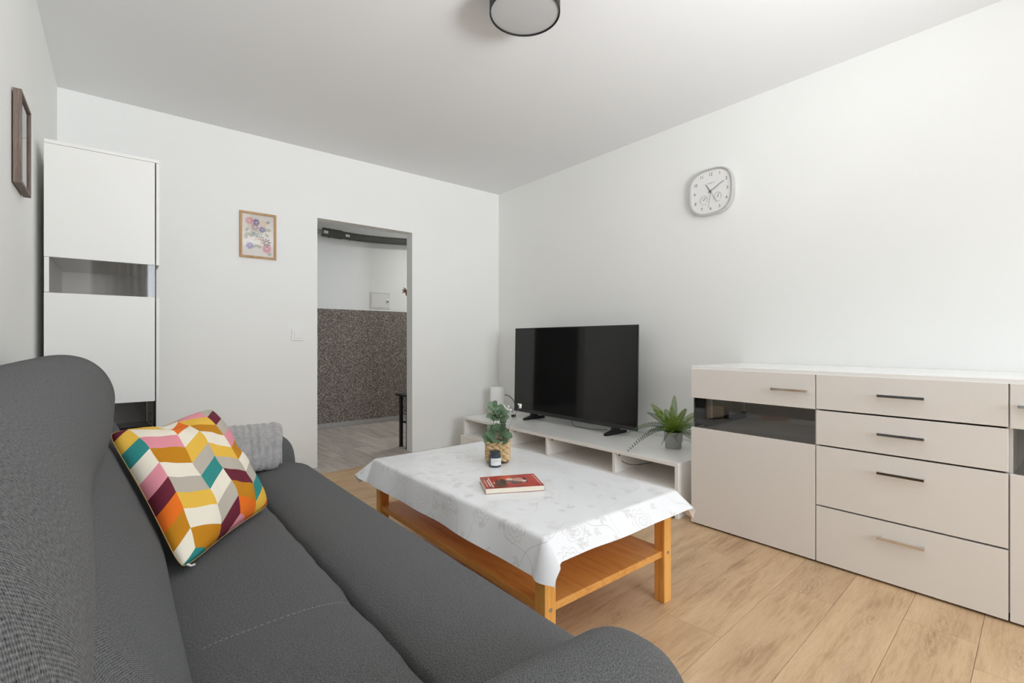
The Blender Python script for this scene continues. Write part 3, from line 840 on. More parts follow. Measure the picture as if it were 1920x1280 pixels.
tvbox('screen', TVX + .001, TVX + .0028, ty0 + .006, ty1 - .006, tz0 + .030, tz1 - .005, M['tv_screen'], 0)
tvbox('lower_bezel', TVX - .001, TVX + .0028, ty0 + .002, ty1 - .002, tz0 + .002, tz0 + .028, M['tv_bezel'], .001)
for py, xa, xb in ((onz(1003, 785, SZ).y, None, None), (onz(1150, 814.5, SZ).y, None, None)):
    bm = bmesh.new()
    # a flat wedge foot: bar across the stand with a raised neck
    prof = [(-.085, 0), (.155, 0), (.155, .018), (.075, .030), (.06, .072), (.005, .072), (-.005, .034), (-.085, .016)]
    vs0 = [bm.verts.new((TVX + .01 + a, py - .012, SZ + .0005 + b)) for a, b in prof]
    vs1 = [bm.verts.new((TVX + .01 + a, py + .012, SZ + .0005 + b)) for a, b in prof]
    bm.faces.new(vs0); bm.faces.new(vs1[::-1])
    for i in range(len(prof)):
        bm.faces.new([vs0[i], vs0[(i + 1) % len(prof)], vs1[(i + 1) % len(prof)], vs1[i]])
    bm_obj('foot', bm, M['black_metal'], tv)
a = onz(1087, 799, SZ + .002)
cable('tv_cable', [(2.90, a.y + .12, SZ + .05), (2.86, a.y + .05, SZ + .006), (2.845, a.y - .05, SZ + .004), (2.86, a.y - .17, SZ + .004), (2.93, a.y - .24, SZ + .004)], .002, M['black'], 'short black cable lying under the middle of the television', loc=(2.86, a.y, SZ))

# ------------------------------------------------------------------ router with cables
rc = onz(932.5, 772, SZ)
rt = thing('router', 'white upright router box in the corner of the TV stand', 'router', (rc.x, rc.y, SZ))
bm = bmesh.new(); add_box(bm, -.069, .069, -.018, .018, 0, .238, .006, 3)
bm.transform(Matrix.Translation((rc.x, rc.y, SZ + .006)) @ Matrix.Rotation(R(-28), 4, 'Z')); bm_obj('case', bm, M['white_plastic'], rt, smooth=True)
bm = bmesh.new(); add_box(bm, -.05, .05, -.028, .028, 0, .006, .002, 2)
bm.transform(Matrix.Translation((rc.x, rc.y, SZ)) @ Matrix.Rotation(R(-28), 4, 'Z')); bm_obj('base', bm, M['white_plastic'], rt, smooth=True)
def pd(x, y, dep):
    return CAM + ray(x, y) * dep
cable('antenna_cable', [pd(947, 740, 4.62), pd(954, 742, 4.58), pd(961, 748, 4.5), pd(966, 757, 4.42), pd(971, 767, 4.38)], .004, M['black'], 'thick black cable arching from the router to behind the television')
cable('adapter_cable', [pd(951, 762, 4.5), pd(956, 760, 4.45), pd(960, 766, 4.4), pd(961, 773, 4.35)], .002, M['black'], 'small black looped lead beside the router')
q = onz(963, 779.5, SZ + .008)
o = box('power_plug', q.x - .02, q.x + .02, q.y - .012, q.y + .012, SZ, SZ + .02, M['black'], bev=.004, loc=(q.x, q.y, SZ))
tag(o, 'small black plug lying on the TV stand beside the router', 'plug')

# ------------------------------------------------------------------ sideboard
BX, BXB = 2.44, 3.036
Y_L, Y_M, Y_R, Y_E = 1.422, .8115, .2005, -.41
BZ = .853
sb = thing('sideboard', 'white gloss sideboard with four drawers and smoked glass strips', 'sideboard', ((BX + BXB) / 2, (Y_L + Y_E) / 2, 0))
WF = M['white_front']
box('top_board', BX + .004, BXB, Y_E, Y_L, BZ - .004, BZ + .014, M['white_gloss'], sb, .001)
t = .018
box('bottom_board', BX + .021, BXB, Y_E, Y_L, .012, .030, M['gap'], sb, .0005)
for fy in (Y_L - .05, Y_E + .05):
    for fx in (BX + .08, BXB - .08): box('foot', fx - .02, fx + .02, fy - .02, fy + .02, 0, .0118, M['black'], sb, .001)
box('back_panel', BXB - .008, BXB - .001, Y_E + .02, Y_L - .02, .031, BZ - .0045, M['interior'], sb, 0)
# outer left side: white below, smoked glass, white above
G0, G1 = .532, .692
for (ya, yb) in ((Y_L - t, Y_L), (Y_E, Y_E + t)):
    box('side_panel', BX + .021, BXB - .009, ya, yb, .031, G0 - .004, WE, sb, .0005)
    box('side_panel', BX + .021, BXB - .009, ya, yb, G1, BZ - .0045, WE, sb, .0005)
    box('side_panel', BX + .20, BXB - .009, ya, yb, G0 - .0035, G1 - .0005, WE, sb, .0005)
for yc in (Y_M, Y_R):
    box('partition', BX + .021, BXB - .009, yc - t / 2, yc + t / 2, .031, BZ - .0045, M['interior'], sb, .0005)
# shelves around the glass strip compartments
for ya, yb in ((Y_M + t / 2 + .001, Y_L - t - .001), (Y_E + t + .001, Y_R - t / 2 - .001)):
    box('shelf', BX + .03, BXB - .01, ya, yb, G0 - .028, G0 - .008, M['interior'], sb, .0005)
def handle(y0, y1, z, parent):
    h = bmesh.new()
    add_box(h, BX - .030, BX - .022, y0, y1, z - .006, z + .006, .001, 2)
    for yy in (y0 + .003, y1 - .011): add_box(h, BX - .0225, BX - .0002, yy, yy + .008, z - .004, z + .004, .0005, 1)
    return bm_obj('handle', h, M['chrome'], parent)
def door(y0, y1, hy0, hy1, lab):
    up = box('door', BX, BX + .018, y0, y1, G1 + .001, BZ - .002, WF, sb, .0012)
    lo = box('door_panel', BX, BX + .018, y0, y1, .010, G0 - .001, WF, up, .0012)
    g = box('glass_strip', BX + .007, BX + .012, y0 + .002, y1 - .016, G0 - .003, G1 + .003, M['glass_smoke'], up, 0)
    handle(hy0, hy1, .774, up)
    return up
door(Y_M + .0022, Y_L, .838, .995, 'l')
door(Y_E, Y_R - .0022, .02, .178, 'r')
# smoked glass on the outer end
box('end_glass', BX + .0215, BX + .199, Y_L - .008, Y_L - .004, G0 - .003, G1 - .001, M['glass_smoke'], sb, 0)
for z0, z1, hz in ((.6965, BZ - .002, .777), (.5365, .6895, .619), (.265, .5295, .460), (.010, .258, .193)):
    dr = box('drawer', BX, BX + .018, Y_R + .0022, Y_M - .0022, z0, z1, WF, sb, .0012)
    handle(.427, .579, hz, dr)
# rim under the glass inside the left compartment
box('inner_ledge', BX + .10, BX + .62 - .03, Y_L - t - .012, Y_L - t - .001, G0 - .0075, G0 + .03, M['gap'], sb, .0005)

# ------------------------------------------------------------------ tall cabinet
CYF, CYB = 2.92, 3.55
kc = CYF / 3.15
cx0, cx1, cx2, cx3 = -.274 * kc, .1475 * kc, .1525 * kc, .1665 * kc
cab = thing('display_cabinet', 'tall narrow white cabinet with smoked glass strips in the corner', 'cabinet', ((cx0 + cx3) / 2, (CYF + CYB) / 2, 0))
WC = M['white_cab']
cz = lambda z: 1 + (z - 1) * kc
CT = cz(1.942)
A0, A1 = cz(1.234), cz(1.402)            # upper glass strip
B0, B1 = cz(.50), cz(.686)               # lower glass strip
box('top_panel', cx0, cx3, CYF + .004, CYB, CT + .001, CT + .017, WC, cab, .001)
box('side_panel', cx0, cx0 + .016, CYF + .02, CYB, .0, CT, WE, cab, .0005)
# right side: white parts and glass parts
for z0, z1 in ((A1, CT), (B1, A0), (0, B0)):
    box('side_panel', cx1 - .008, cx3 - .002, CYF + .16, CYB, z0, z1, WE, cab, .0005)
    box('side_strip', cx2, cx3, CYF, CYF + .1595, z0, z1 - .0015, WC, cab, .001)
    box('door_panel', cx0, cx1, CYF, CYF + .018, z0 + .0005, z1 - .0015, WC, cab, .0012)
box('side_panel', cx1 - .008, cx3 - .002, CYF + .16, CYB, A0 + .001, A1 - .001, M['interior'], cab, .0005)
box('side_panel', cx1 - .008, cx3 - .002, CYF + .16, CYB, B0 + .001, B1 - .001, M['interior'], cab, .0005)
for z0, z1 in ((A0, A1), (B0, B1)):
    box('glass_strip', cx0 + .017, cx1 + .001, CYF + .006, CYF + .011, z0 - .003, z1 + .003, M['glass_smoke'], cab, 0)
    box('door_stile', cx0 + .0005, cx0 + .0165, CYF + .002, CYF + .016, z0 + .001, z1 - .0005, WC, cab, .001)
    box('shelf', cx0 + .017, cx1 - .009, CYF + .03, CYB - .01, z0 - .024, z0 - .004, M['interior'], cab, .0005)
    box('shelf', cx0 + .017, cx1 - .009, CYF + .03, CYB - .01, z1 + .004, z1 + .024, M['interior'], cab, .0005)
    box('edge_glass', cx1 + .0015, cx1 + .0045, CYF + .004, CYF + .158, z0 - .003, z1 + .003, M['gap'], cab, 0)
box('back_panel', cx0 + .017, cx1 - .009, CYB - .009, CYB - .002, .02, CT - .001, M['interior'], cab, 0)
box('ledge', cx0 + .017, cx1 - .009, CYF + .10, CYF + .112, B0 + .0, B0 + .04, M['gap'], cab, .001)
for zz in (B0 + .05, B0 + .09):
    bm = bmesh.new(); lathe(bm, (0, 0, 0), [(.005, 0), (.005, .003)], 12, True, True)
    bm.transform(Matrix.Translation((cx1 - .008, CYF + .19, zz)) @ Matrix.Rotation(R(-90), 4, 'Y')); bm_obj('hinge_screw', bm, M['black'], cab)

# ------------------------------------------------------------------ wall clock
def squircle(r, n=64, p=2.9):
    out = []
    for i in range(n):
        a = 2 * math.pi * i / n; c, s = math.cos(a), math.sin(a)
        k = (abs(c) ** p + abs(s) ** p) ** (-1 / p)
        out.append((r * k * c, r * k * s))
    return out
KX, KY, KZ = XW, 1.615, 1.985
clk = thing('wall_clock', 'rounded square silver wall clock with white face on the wall over the television', 'clock', (KX, KY, KZ))
def kp(a, b, d): return (KX - d, KY - a, KZ + b)
def text_bm(body, size, fn, align='CENTER'):
    cu = bpy.data.curves.new('t', 'FONT'); cu.body = body; cu.size = size; cu.align_x = align; cu.align_y = 'CENTER'; cu.resolution_u = 4
    ob = bpy.data.objects.new('t', cu); COL.objects.link(ob)
    dg = bpy.context.evaluated_depsgraph_get(); dg.update()
    me = bpy.data.meshes.new_from_object(ob.evaluated_get(dg))
    bm = bmesh.new(); bm.from_mesh(me)
    for v in bm.verts: v.co = Vector(fn(v.co.x, v.co.y))
    bpy.data.objects.remove(ob); bpy.data.curves.remove(cu); bpy.data.meshes.remove(me)
    return bm
def join(bms):
    b0 = bmesh.new()
    for b in bms: merge(b0, b)
    return b0
KR = .152
bm = bmesh.new()
rows = [[kp(a, b, d) for a, b in squircle(r)] for r, d in ((KR - .010, .001), (KR - .002, .006), (KR, .020), (KR - .001, .036), (KR - .004, .041), (KR - .008, .0415), (KR - .011, .040), (KR - .012, .030))]
V = grid_mesh(bm, rows, closed_u=True); bm.faces.new(V[0])
bm_obj('case', bm, M['silver'], clk, smooth=True)
bm = bmesh.new(); f = [bm.verts.new(kp(a, b, .031)) for a, b in squircle(KR - .0125)]; bm.faces.new(f)
bm_obj('face', bm, M['clock_face'], clk)
nums = []
for i in range(1, 13):
    a = math.pi / 2 - i * math.pi / 6; c, s = math.cos(a), math.sin(a)
    p = 3.2; k = (abs(c) ** p + abs(s) ** p) ** (-1 / p) * .112
    x0, y0 = c * k, s * k
    bm_obj('numeral', text_bm(str(i), .028, lambda x, y, x0=x0, y0=y0: kp(x0 + x, y0 + y, .0316)), M['ink'], clk)
bm_obj('lettering', text_bm('QUARTZ', .0125, lambda x, y: kp(x + .004, y + .055, .0316)), M['ink_soft'], clk)
def kbar(bm, x0, y0, x1, y1, w, d, w1=None):
    dx, dy = x1 - x0, y1 - y0; l = math.hypot(dx, dy); nx, ny = -dy / l, dx / l; w1 = w if w1 is None else w1
    pts = [(x0 + nx * w / 2, y0 + ny * w / 2), (x0 - nx * w / 2, y0 - ny * w / 2), (x1 - nx * w1 / 2, y1 - ny * w1 / 2), (x1 + nx * w1 / 2, y1 + ny * w1 / 2)]
    A = [bm.verts.new(kp(a, b, d)) for a, b in pts]; B = [bm.verts.new(kp(a, b, d + .0012)) for a, b in pts]
    bm.faces.new(B); bm.faces.new(A[::-1])
    for i in range(4): bm.faces.new([A[i], A[(i + 1) % 4], B[(i + 1) % 4], B[i]])
for nm, x1, y1, xb, yb, w, d in (('hour_hand', -.031, .052, .006, -.010, .0042, .0345), ('minute_hand', .092, .050, -.012, -.007, .0034, .0362), ('second_hand', .047, -.075, -.006, .012, .0018, .0378), ('alarm_hand', -.013, -.105, .002, .012, .0014, .0330)):
    bm = bmesh.new(); kbar(bm, xb, yb, x1, y1, w, d, w * .8)
    bm_obj(nm, bm, M['ink'] if nm != 'alarm_hand' else M['ink_soft'], clk)
bm = bmesh.new(); lathe(bm, (0, 0, 0), [(.0055, 0), (.0055, .009), (.003, .0105)], 16, True, True)
bm.transform(Matrix.Translation((KX - .0312, KY, KZ)) @ Matrix.Rotation(R(-90), 4, 'Y')); bm_obj('centre_pin', bm, M['ink'], clk, smooth=True)
for nm, cx_, cy_, ang in (('hygrometer', -.047, -.047, R(48)), ('thermometer', .048, -.042, R(60))):
    bm = bmesh.new()
    for i in range(23):
        a = R(-40 + i * 260 / 22); L = .005 if i % 2 == 0 else .003
        kbar(bm, cx_ + .026 * math.cos(a), cy_ + .026 * math.sin(a), cx_ + (.026 + L) * math.cos(a), cy_ + (.026 + L) * math.sin(a), .0009, .0312)
    for i in range(40):
        a0, a1 = R(-40 + i * 6.5), R(-40 + (i + 1) * 6.5)
        kbar(bm, cx_ + .0225 * math.cos(a0), cy_ + .0225 * math.sin(a0), cx_ + .0225 * math.cos(a1), cy_ + .0225 * math.sin(a1), .0006, .0312)
    kbar(bm, cx_ - .016, cy_ - .030, cx_ + .016, cy_ - .030, .0016, .0312)
    d = bm_obj(nm, bm, M['ink_soft'], clk)
    bm = bmesh.new(); kbar(bm, cx_, cy_, cx_ + .022 * math.cos(ang), cy_ + .022 * math.sin(ang), .0024, .0318, .0012)
    kbar(bm, cx_ - .0025, cy_, cx_ + .0025, cy_, .005, .0318)
    bm_obj('pointer', bm, M['ink'], d)

# ------------------------------------------------------------------ framed print on the door wall
def frame_back():
    x0, x1, z0, z1 = .673, .916, 1.611, 1.947; y = YW; d = .018; w = .016
    fr = thing('framed_print', 'small pale wood framed print of pastel flowers next to the doorway', 'picture', ((x0 + x1) / 2, y, (z0 + z1) / 2))
    box('frame_bar', x0, x0 + w, y - d, y - .001, z0, z1, M['frame_oak'], fr, .0015)
    box('frame_bar', x1 - w, x1, y - d, y - .001, z0, z1, M['frame_oak'], fr, .0015)
    box('frame_bar', x0 + w, x1 - w, y - d, y - .001, z0, z0 + w, M['frame_oak'], fr, .0015)
    box('frame_bar', x0 + w, x1 - w, y - d, y - .001, z1 - w, z1, M['frame_oak'], fr, .0015)
    pap = box('paper', x0 + w, x1 - w, y - .008, y - .002, z0 + w, z1 - w, M['paper'], fr, 0)
    iw, ih = x1 - x0 - 2 * w, z1 - z0 - 2 * w
    cols = dict(p=rgb(226, 172, 172), v=rgb(126, 112, 156), m=rgb(190, 160, 162), g=rgb(186, 184, 160), e=rgb(228, 206, 176), r=rgb(160, 134, 138), l=rgb(158, 146, 196), k=rgb(224, 160, 172), s=rgb(170, 176, 168))
    cm = {k_: plain('print_ink_' + k_, c, .8, var=.06, vscale=60) for k_, c in cols.items()}
    def flower(u, v, r, pet, c, a0=0, span=360, thin=.34):
        bm = bmesh.new(); r *= 1.25; cx_, cz_ = x0 + w + u * iw, z0 + w + v * ih
        for i in range(pet):
            a = R(a0 + span * i / (pet if span == 360 else max(1, pet - 1)))
            pts = []
            for s in range(10):
                t = s / 10 * 2 * math.pi
                lx = r * (.58 + .42 * math.cos(t)); ly = r * thin * .5 * math.sin(t)
                pts.append((cx_ + lx * math.cos(a) - ly * math.sin(a), y - .0085 - .00002 * i, cz_ + lx * math.sin(a) + ly * math.cos(a)))
            bm.faces.new([bm.verts.new(q) for q in pts])
        bm_obj('printed_flower', bm, cm[c], pap)
    for a in ((.23, .835, .024, 13, 'p'), (.44, .815, .022, 9, 'v', 20), (.66, .80, .022, 8, 'e'), (.25, .705, .019, 6, 'e', 30), (.40, .70, .024, 11, 'm'), (.63, .66, .021, 9, 'v', 0), (.82, .80, .020, 4, 's', 70, 60),
              (.20, .60, .020, 4, 'g', 100, 90), (.36, .60, .020, 7, 'g'), (.55, .585, .020, 7, 'g', 10), (.82, .62, .022, 5, 'g', 40, 120), (.38, .47, .027, 9, 's', 0, 180), (.20, .46, .026, 7, 'g', 60, 160), (.60, .44, .018, 6, 'r', 30), (.73, .49, .022, 4, 'g', 10, 80),
              (.76, .345, .028, 8, 'r', 10), (.45, .37, .020, 4, 'e', 60, 90), (.24, .24, .023, 9, 'l', 10), (.45, .215, .020, 6, 'g', 30, 140), (.60, .20, .022, 4, 'g', 110, 60), (.77, .20, .027, 11, 'k'), (.56, .32, .02, 4, 'e', 20, 80), (.86, .08, .013, 7, 's')):
        flower(*a)
    box('glass', x0 + w, x1 - w, y - .0125, y - .0115, z0 + w, z1 - w, M['glass_frame'], fr, 0)
frame_back()

# framed picture on the left wall
def frame_left():
    y0, y1, z0, z1 = 2.345, 2.575, 1.545, 1.868; x = XL; d = .026; w = .011; gap = .004
    fr = thing('framed_picture', 'brown wood framed picture hanging on the wall above the sofa', 'picture', (x, (y0 + y1) / 2, (z0 + z1) / 2))
    xa, xb = x + gap, x + d
    box('frame_bar', xa, xb, y0, y0 + w, z0, z1, M['frame_brown'], fr, .001)
    box('frame_bar', xa, xb, y1 - w, y1, z0, z1, M['frame_brown'], fr, .001)
    box('frame_bar', xa, xb, y0 + w, y1 - w, z0, z0 + w, M['frame_brown'], fr, .001)
    box('frame_bar', xa, xb, y0 + w, y1 - w, z1 - w, z1, M['frame_brown'], fr, .001)
    pap = box('paper', xa + .006, xb - .010, y0 + w, y1 - w, z0 + w, z1 - w, plain('blush_paper', rgb(214, 203, 196), .7, var=.05, vscale=10), fr, 0)
    box('printed_line', xb - .0099, xb - .0096, y0 + w + .03, y1 - w - .03, 1.703, 1.7045, M['ink_soft'], pap, 0)
    box('glass', xb - .007, xb - .006, y0 + w, y1 - w, z0 + w, z1 - w, M['glass_frame'], fr, 0)
frame_left()

# light switch
s0, s1 = 1.026, 1.118; sz0, sz1 = 1.007, 1.098
sw = thing('light_switch', 'square white light switch beside the doorway', 'light switch', ((s0 + s1) / 2, YW, (sz0 + sz1) / 2))
box('cover_plate', s0, s1, YW - .009, YW - .0005, sz0, sz1, M['white_plastic'], sw, .002)
box('rocker', s0 + .018, s1 - .018, YW - .014, YW - .0092, sz0 + .018, sz1 - .018, M['white_plastic'], sw, .0015)

# ------------------------------------------------------------------ ceiling lamp
lz = 2.398; lc = onz(984, 27, lz); lr = .1505
lamp = thing('ceiling_lamp', 'round black drum ceiling lamp with grey diffuser', 'lamp', (lc.x, lc.y, H))
bm = bmesh.new(); lathe(bm, (lc.x, lc.y, 0), [(lr, H - .001), (lr, lz), (lr - .004, lz), (lr - .004, H - .006)], 72, False, False); bm_obj('drum_shade', bm, M['lamp_drum'], lamp, smooth=True)
bm = bmesh.new(); lathe(bm, (lc.x, lc.y, 0), [(lr - .0045, lz + .012), (lr - .006, lz + .006), (lr - .03, lz + .004), (.001, lz + .003)], 72, False, True); bm_obj('diffuser', bm, M['diffuser'], lamp, smooth=True)
bm = bmesh.new(); lathe(bm, (lc.x, lc.y, 0), [(.06, H - .0005), (.06, H - .02)], 32, True, True); bm_obj('ceiling_mount', bm, M['lamp_drum'], lamp, smooth=True)

# ------------------------------------------------------------------ fern in grey pot
def fern():
    c = Vector((2.763, 1.735, SZ))
    f = thing('potted_fern', 'green artificial fern in a grey pot at the end of the TV stand', 'plant', c)
    bm = bmesh.new(); lathe(bm, c, [(.046, 0), (.050, .006), (.0515, .040), (.0565, .046), (.058, .106), (.054, .106), (.052, .09)], 48, True, False); bm_obj('pot', bm, M['pot_grey'], f, smooth=True)
    bm = bmesh.new(); lathe(bm, c, [(.0525, .088), (.03, .094), (.004, .097)], 32, False, True); bm_obj('soil', bm, M['soil'], f, smooth='all')
    r2 = random.Random(3)
    base = c + Vector((0, 0, .10))
    # image-plane right / toward camera axes for arranging the fronds
    rt = RT; fw = FW; up = Vector((0, 0, 1))
    specs = [  # right, up, depth, length, droop, dark
        (.02, 1.0, 0, .250, .01, 0), (-.50, .85, -.1, .24, .05, 0), (-.42, .80, .2, .25, .04, 0), (.62, .74, -.1, .22, .03, 0), (.80, .62, .1, .25, .04, 0), (.45, .80, .3, .21, .03, 0),
        (-.90, .85, .1, .30, .22, 1), (-.95, .70, -.3, .31, .30, 1), (-.62, .85, .35, .23, .06, 1), (.95, .34, .2, .29, .02, 1), (.9, .30, -.3, .22, .12, 1), (-.35, .55, -.8, .16, .08, 0), (.3, .55, -.8, .17, .08, 0),
        (-.2, .85, -.5, .19, .03, 0), (.18, .9, -.45, .19, .03, 0), (.55, .4, -.7, .15, .10, 1), (-.6, .4, -.7, .16, .12, 1), (.1, .9, .4, .21, .03, 0), (-.1, .25, -1, .10, .06, 1), (.7, .55, .5, .18, .06, 1),
        (-.30, .95, -.2, .20, .03, 0), (.32, .92, -.15, .20, .03, 0), (-.75, .55, -.2, .19, .10, 1), (.5, .62, -.5, .17, .06, 0), (-.5, .6, -.5, .17, .07, 0)]
    for a, b, dd, L, droop, dark in specs:
        d0 = (rt * a + up * b + fw * dd).normalized(); hor = (rt * a + fw * dd)
        hor = hor.normalized() if hor.length > .05 else rt
        n = 28; pts = []
        for i in range(n + 1):
            t = i / n
            pts.append(base + d0 * (L * t) + hor * (droop * .35 * t * t) - up * (droop * t * t))
        bm = bmesh.new(); tube(bm, pts, [.0012 * (1 - .7 * i / n) for i in range(n + 1)], 4)
        for i in range(2, n):
            t = i / n; tg = (pts[i + 1] - pts[i - 1]).normalized()
            side = tg.cross(fw * .8 + up * .45 * (1 if not dark else .9)).normalized()
            nrm = side.cross(tg).normalized()
            ll = .033 * (math.sin(math.pi * min(1, t * .80 + .17)) ** .8) * (1 if not dark else .8); w = L / n * .36
            for s in (-1, 1):
                dr = (side * s * .92 + tg * .35 + nrm * .15).normalized()
                p0 = pts[i]
                q = [p0 - tg * w * .5, p0 + dr * ll * .55 - tg * w, p0 + dr * ll, p0 + dr * ll * .55 + tg * w, p0 + tg * w * .5]
                bm.faces.new([bm.verts.new(z) for z in q])
        bm_obj('frond', bm, M['fern_dark'] if dark else M['fern'], f)
fern()

# ------------------------------------------------------------------ basket plant, candle, book on the table
def basket():
    c = Vector((1.417, 1.840, CZ + .0015)); s = .052; hh = .098
    b = thing('basket_plant', 'leafy artificial plant with white blossoms in a woven basket on the table', 'plant', c)
    ang = R(-38)
    def ringpt(u, r, z):
        c_, s_ = math.cos(u), math.sin(u); p = 5
        k = (abs(c_) ** p + abs(s_) ** p) ** (-1 / p) * r
        x, y = k * c_, k * s_
        return c + Vector((x * math.cos(ang) - y * math.sin(ang), x * math.sin(ang) + y * math.cos(ang), z))
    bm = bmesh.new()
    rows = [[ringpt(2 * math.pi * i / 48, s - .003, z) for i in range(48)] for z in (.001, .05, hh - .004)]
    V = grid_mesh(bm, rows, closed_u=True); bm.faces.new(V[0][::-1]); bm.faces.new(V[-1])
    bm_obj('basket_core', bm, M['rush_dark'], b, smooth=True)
    nr = 6; r3 = random.Random(5)
    for k in range(nr):
        z = .0175 + (hh - .0265) * k / (nr - 1)
        bm = bmesh.new(); m = 11
        for i in range(m):
            u0 = 2 * math.pi * (i + (.5 if k % 2 else 0)) / m; du = 2 * math.pi / m * 1.25
            dz = .016 * (1 if k % 2 else -1)
            pts = []; rad = []
            for j in range(7):
                t = j / 6
                pts.append(ringpt(u0 + du * (t - .5), s + .006 * math.sin(math.pi * t) - .005, z + dz * (t - .5)))
                rad.append(.0095 * (math.sin(math.pi * (.12 + .76 * t)) ** .7) * r3.uniform(.9, 1.1))
            tube(bm, pts, rad, 7)
        bm_obj('woven_band', bm, M['rush'], b, smooth='all')
    # stems and leaves
    top = c + Vector((0, 0, hh))
    me = bpy.data.meshes.new('leaf'); lb = bmesh.new(); N = 8; rows = []
    for i in range(N + 1):
        t = i / N; w = .5 * math.sin(math.pi * min(1, t * .93 + .05)) ** .75
        rows.append([(t, w * q * 1.0, -.10 * t * t + .10 * abs(q) * w) for q in (-1, -.5, 0, .5, 1)])
    grid_mesh(lb, rows); lb.to_mesh(me); lb.free(); me.materials.append(M['leaf'])
    for p in me.polygons: p.use_smooth = True
    def leaf(p, d, L):
        d = d.normalized(); side = d.cross(Vector((0, 0, .75)) - FW * .65)
        if side.length < .1: side = RT.copy()
        side.normalize(); nrm = side.cross(d).normalized()
        o = bpy.data.objects.new('leaf', me); COL.objects.link(o); o.parent = b
        mt = Matrix((d, side, nrm)).transposed().to_4x4()
        o.matrix_local = Matrix.Translation(p - c) @ mt @ Matrix.Diagonal((L * 1.05, L * 1.05, L * 1.05, 1))
    def ip(rx, uz, dp=0): return top + RT * rx + Vector((0, 0, uz)) + FW * dp
    # (offset right, up, depth, direction right, up, depth, length): low skirt of leaves, tall stem, left sprig
    stems = []
    low = [(-.015, .002, -.03, -1, .10, -.3, .05), (-.02, .010, 0, -1, .30, .1, .055), (.0, .01, -.04, -.3, .10, -1, .05), (.015, .005, -.03, .6, .0, -.7, .045), (.02, .012, 0, .9, .45, 0, .05), (-.01, .02, -.02, -.7, .45, -.5, .055), (.01, .03, -.02, .5, .55, -.5, .055), (0, .035, 0, -.1, .9, -.3, .05), (.015, .02, .02, .8, .3, .5, .05), (-.015, .02, .02, -.8, .4, .5, .05), (.03, .03, 0, 1, -.25, -.2, .042), (-.005, .045, -.02, -.2, .5, -.9, .05), (.012, .05, -.01, .5, .7, -.4, .045), (-.02, .04, 0, -.6, .8, 0, .042)]
    for rx, uz, dp, a, bb, cc, L in low: leaf(ip(rx, uz, dp), RT * a + Vector((0, 0, bb)) + FW * cc, L)
    main = [ip(0, -.01), ip(.005, .05, -.005), ip(.012, .10, -.005), ip(.01, .14, 0)]
    stems.append((main, .0016))
    for t, a, bb, cc, L in ((.6, 1, .1, 0, .03), (.7, -.8, .4, -.3, .042), (.72, .9, .3, -.3, .045), (.82, -.5, .6, -.7, .045), (.85, .3, .5, -.8, .04), (.92, 1, .35, 0, .042), (.95, -.8, .7, 0, .04), (1, .2, 1, 0, .035), (.8, .1, .2, -1, .045)):
        p = spline(main, 21)[int(t * 20)]; leaf(p, RT * a + Vector((0, 0, bb)) + FW * cc, L)
    left = [ip(-.01, -.01), ip(-.018, .06), ip(-.024, .12), ip(-.022, .165)]
    stems.append((left, .0013))
    for t, a, bb, cc, L in ((.74, -1, -.3, -.2, .032), (.8, .8, .1, -.4, .038), (.86, -.6, .4, -.5, .034), (.9, 1, .35, 0, .036), (.97, -.5, .9, 0, .032), (1, .5, .9, 0, .03), (.7, .2, -.7, -.6, .034)):
        p = spline(left, 21)[int(t * 20)]; leaf(p, RT * a + Vector((0, 0, bb)) + FW * cc, L)
    r4 = random.Random(9)
    def blossom(p, s=.006):
        bm = bmesh.new()
        for i in range(5):
            d = Vector((r4.uniform(-1, 1), r4.uniform(-1, 1), r4.uniform(-1, 1))) * s * .9
            bmesh.ops.create_icosphere(bm, subdivisions=1, radius=s * r4.uniform(.5, .8), matrix=Matrix.Translation(p + d))
        bm_obj('blossom', bm, M['petal'], b, smooth='all')
    tip = ip(.108, .168, .0); stems.append(([ip(.01, -.01), ip(.05, .06), tip], .0009)); blossom(tip, .010)
    tip2 = ip(.105, .120, .02); stems.append(([ip(.01, -.01), ip(.05, .05, .01), tip2], .0006))
    for rx, uz in ((-.056, .155), (-.035, .170), (-.015, .162), (.018, .155), (.03, .165), (.045, .150), (.052, .160), (.06, .145), (.035, .14), (.022, .148)):
        tp = ip(rx, uz, .02); blossom(tp, .0055); stems.append(([ip(rx * .1, -.01, .01), ip(rx * .5, uz * .5, .015), tp], .0006))
    for sp_, r in stems:
        bm = bmesh.new(); tube(bm, spline(sp_, 14), r, 5); bm_obj('stem', bm, M['stem'], b, smooth='all')
basket()

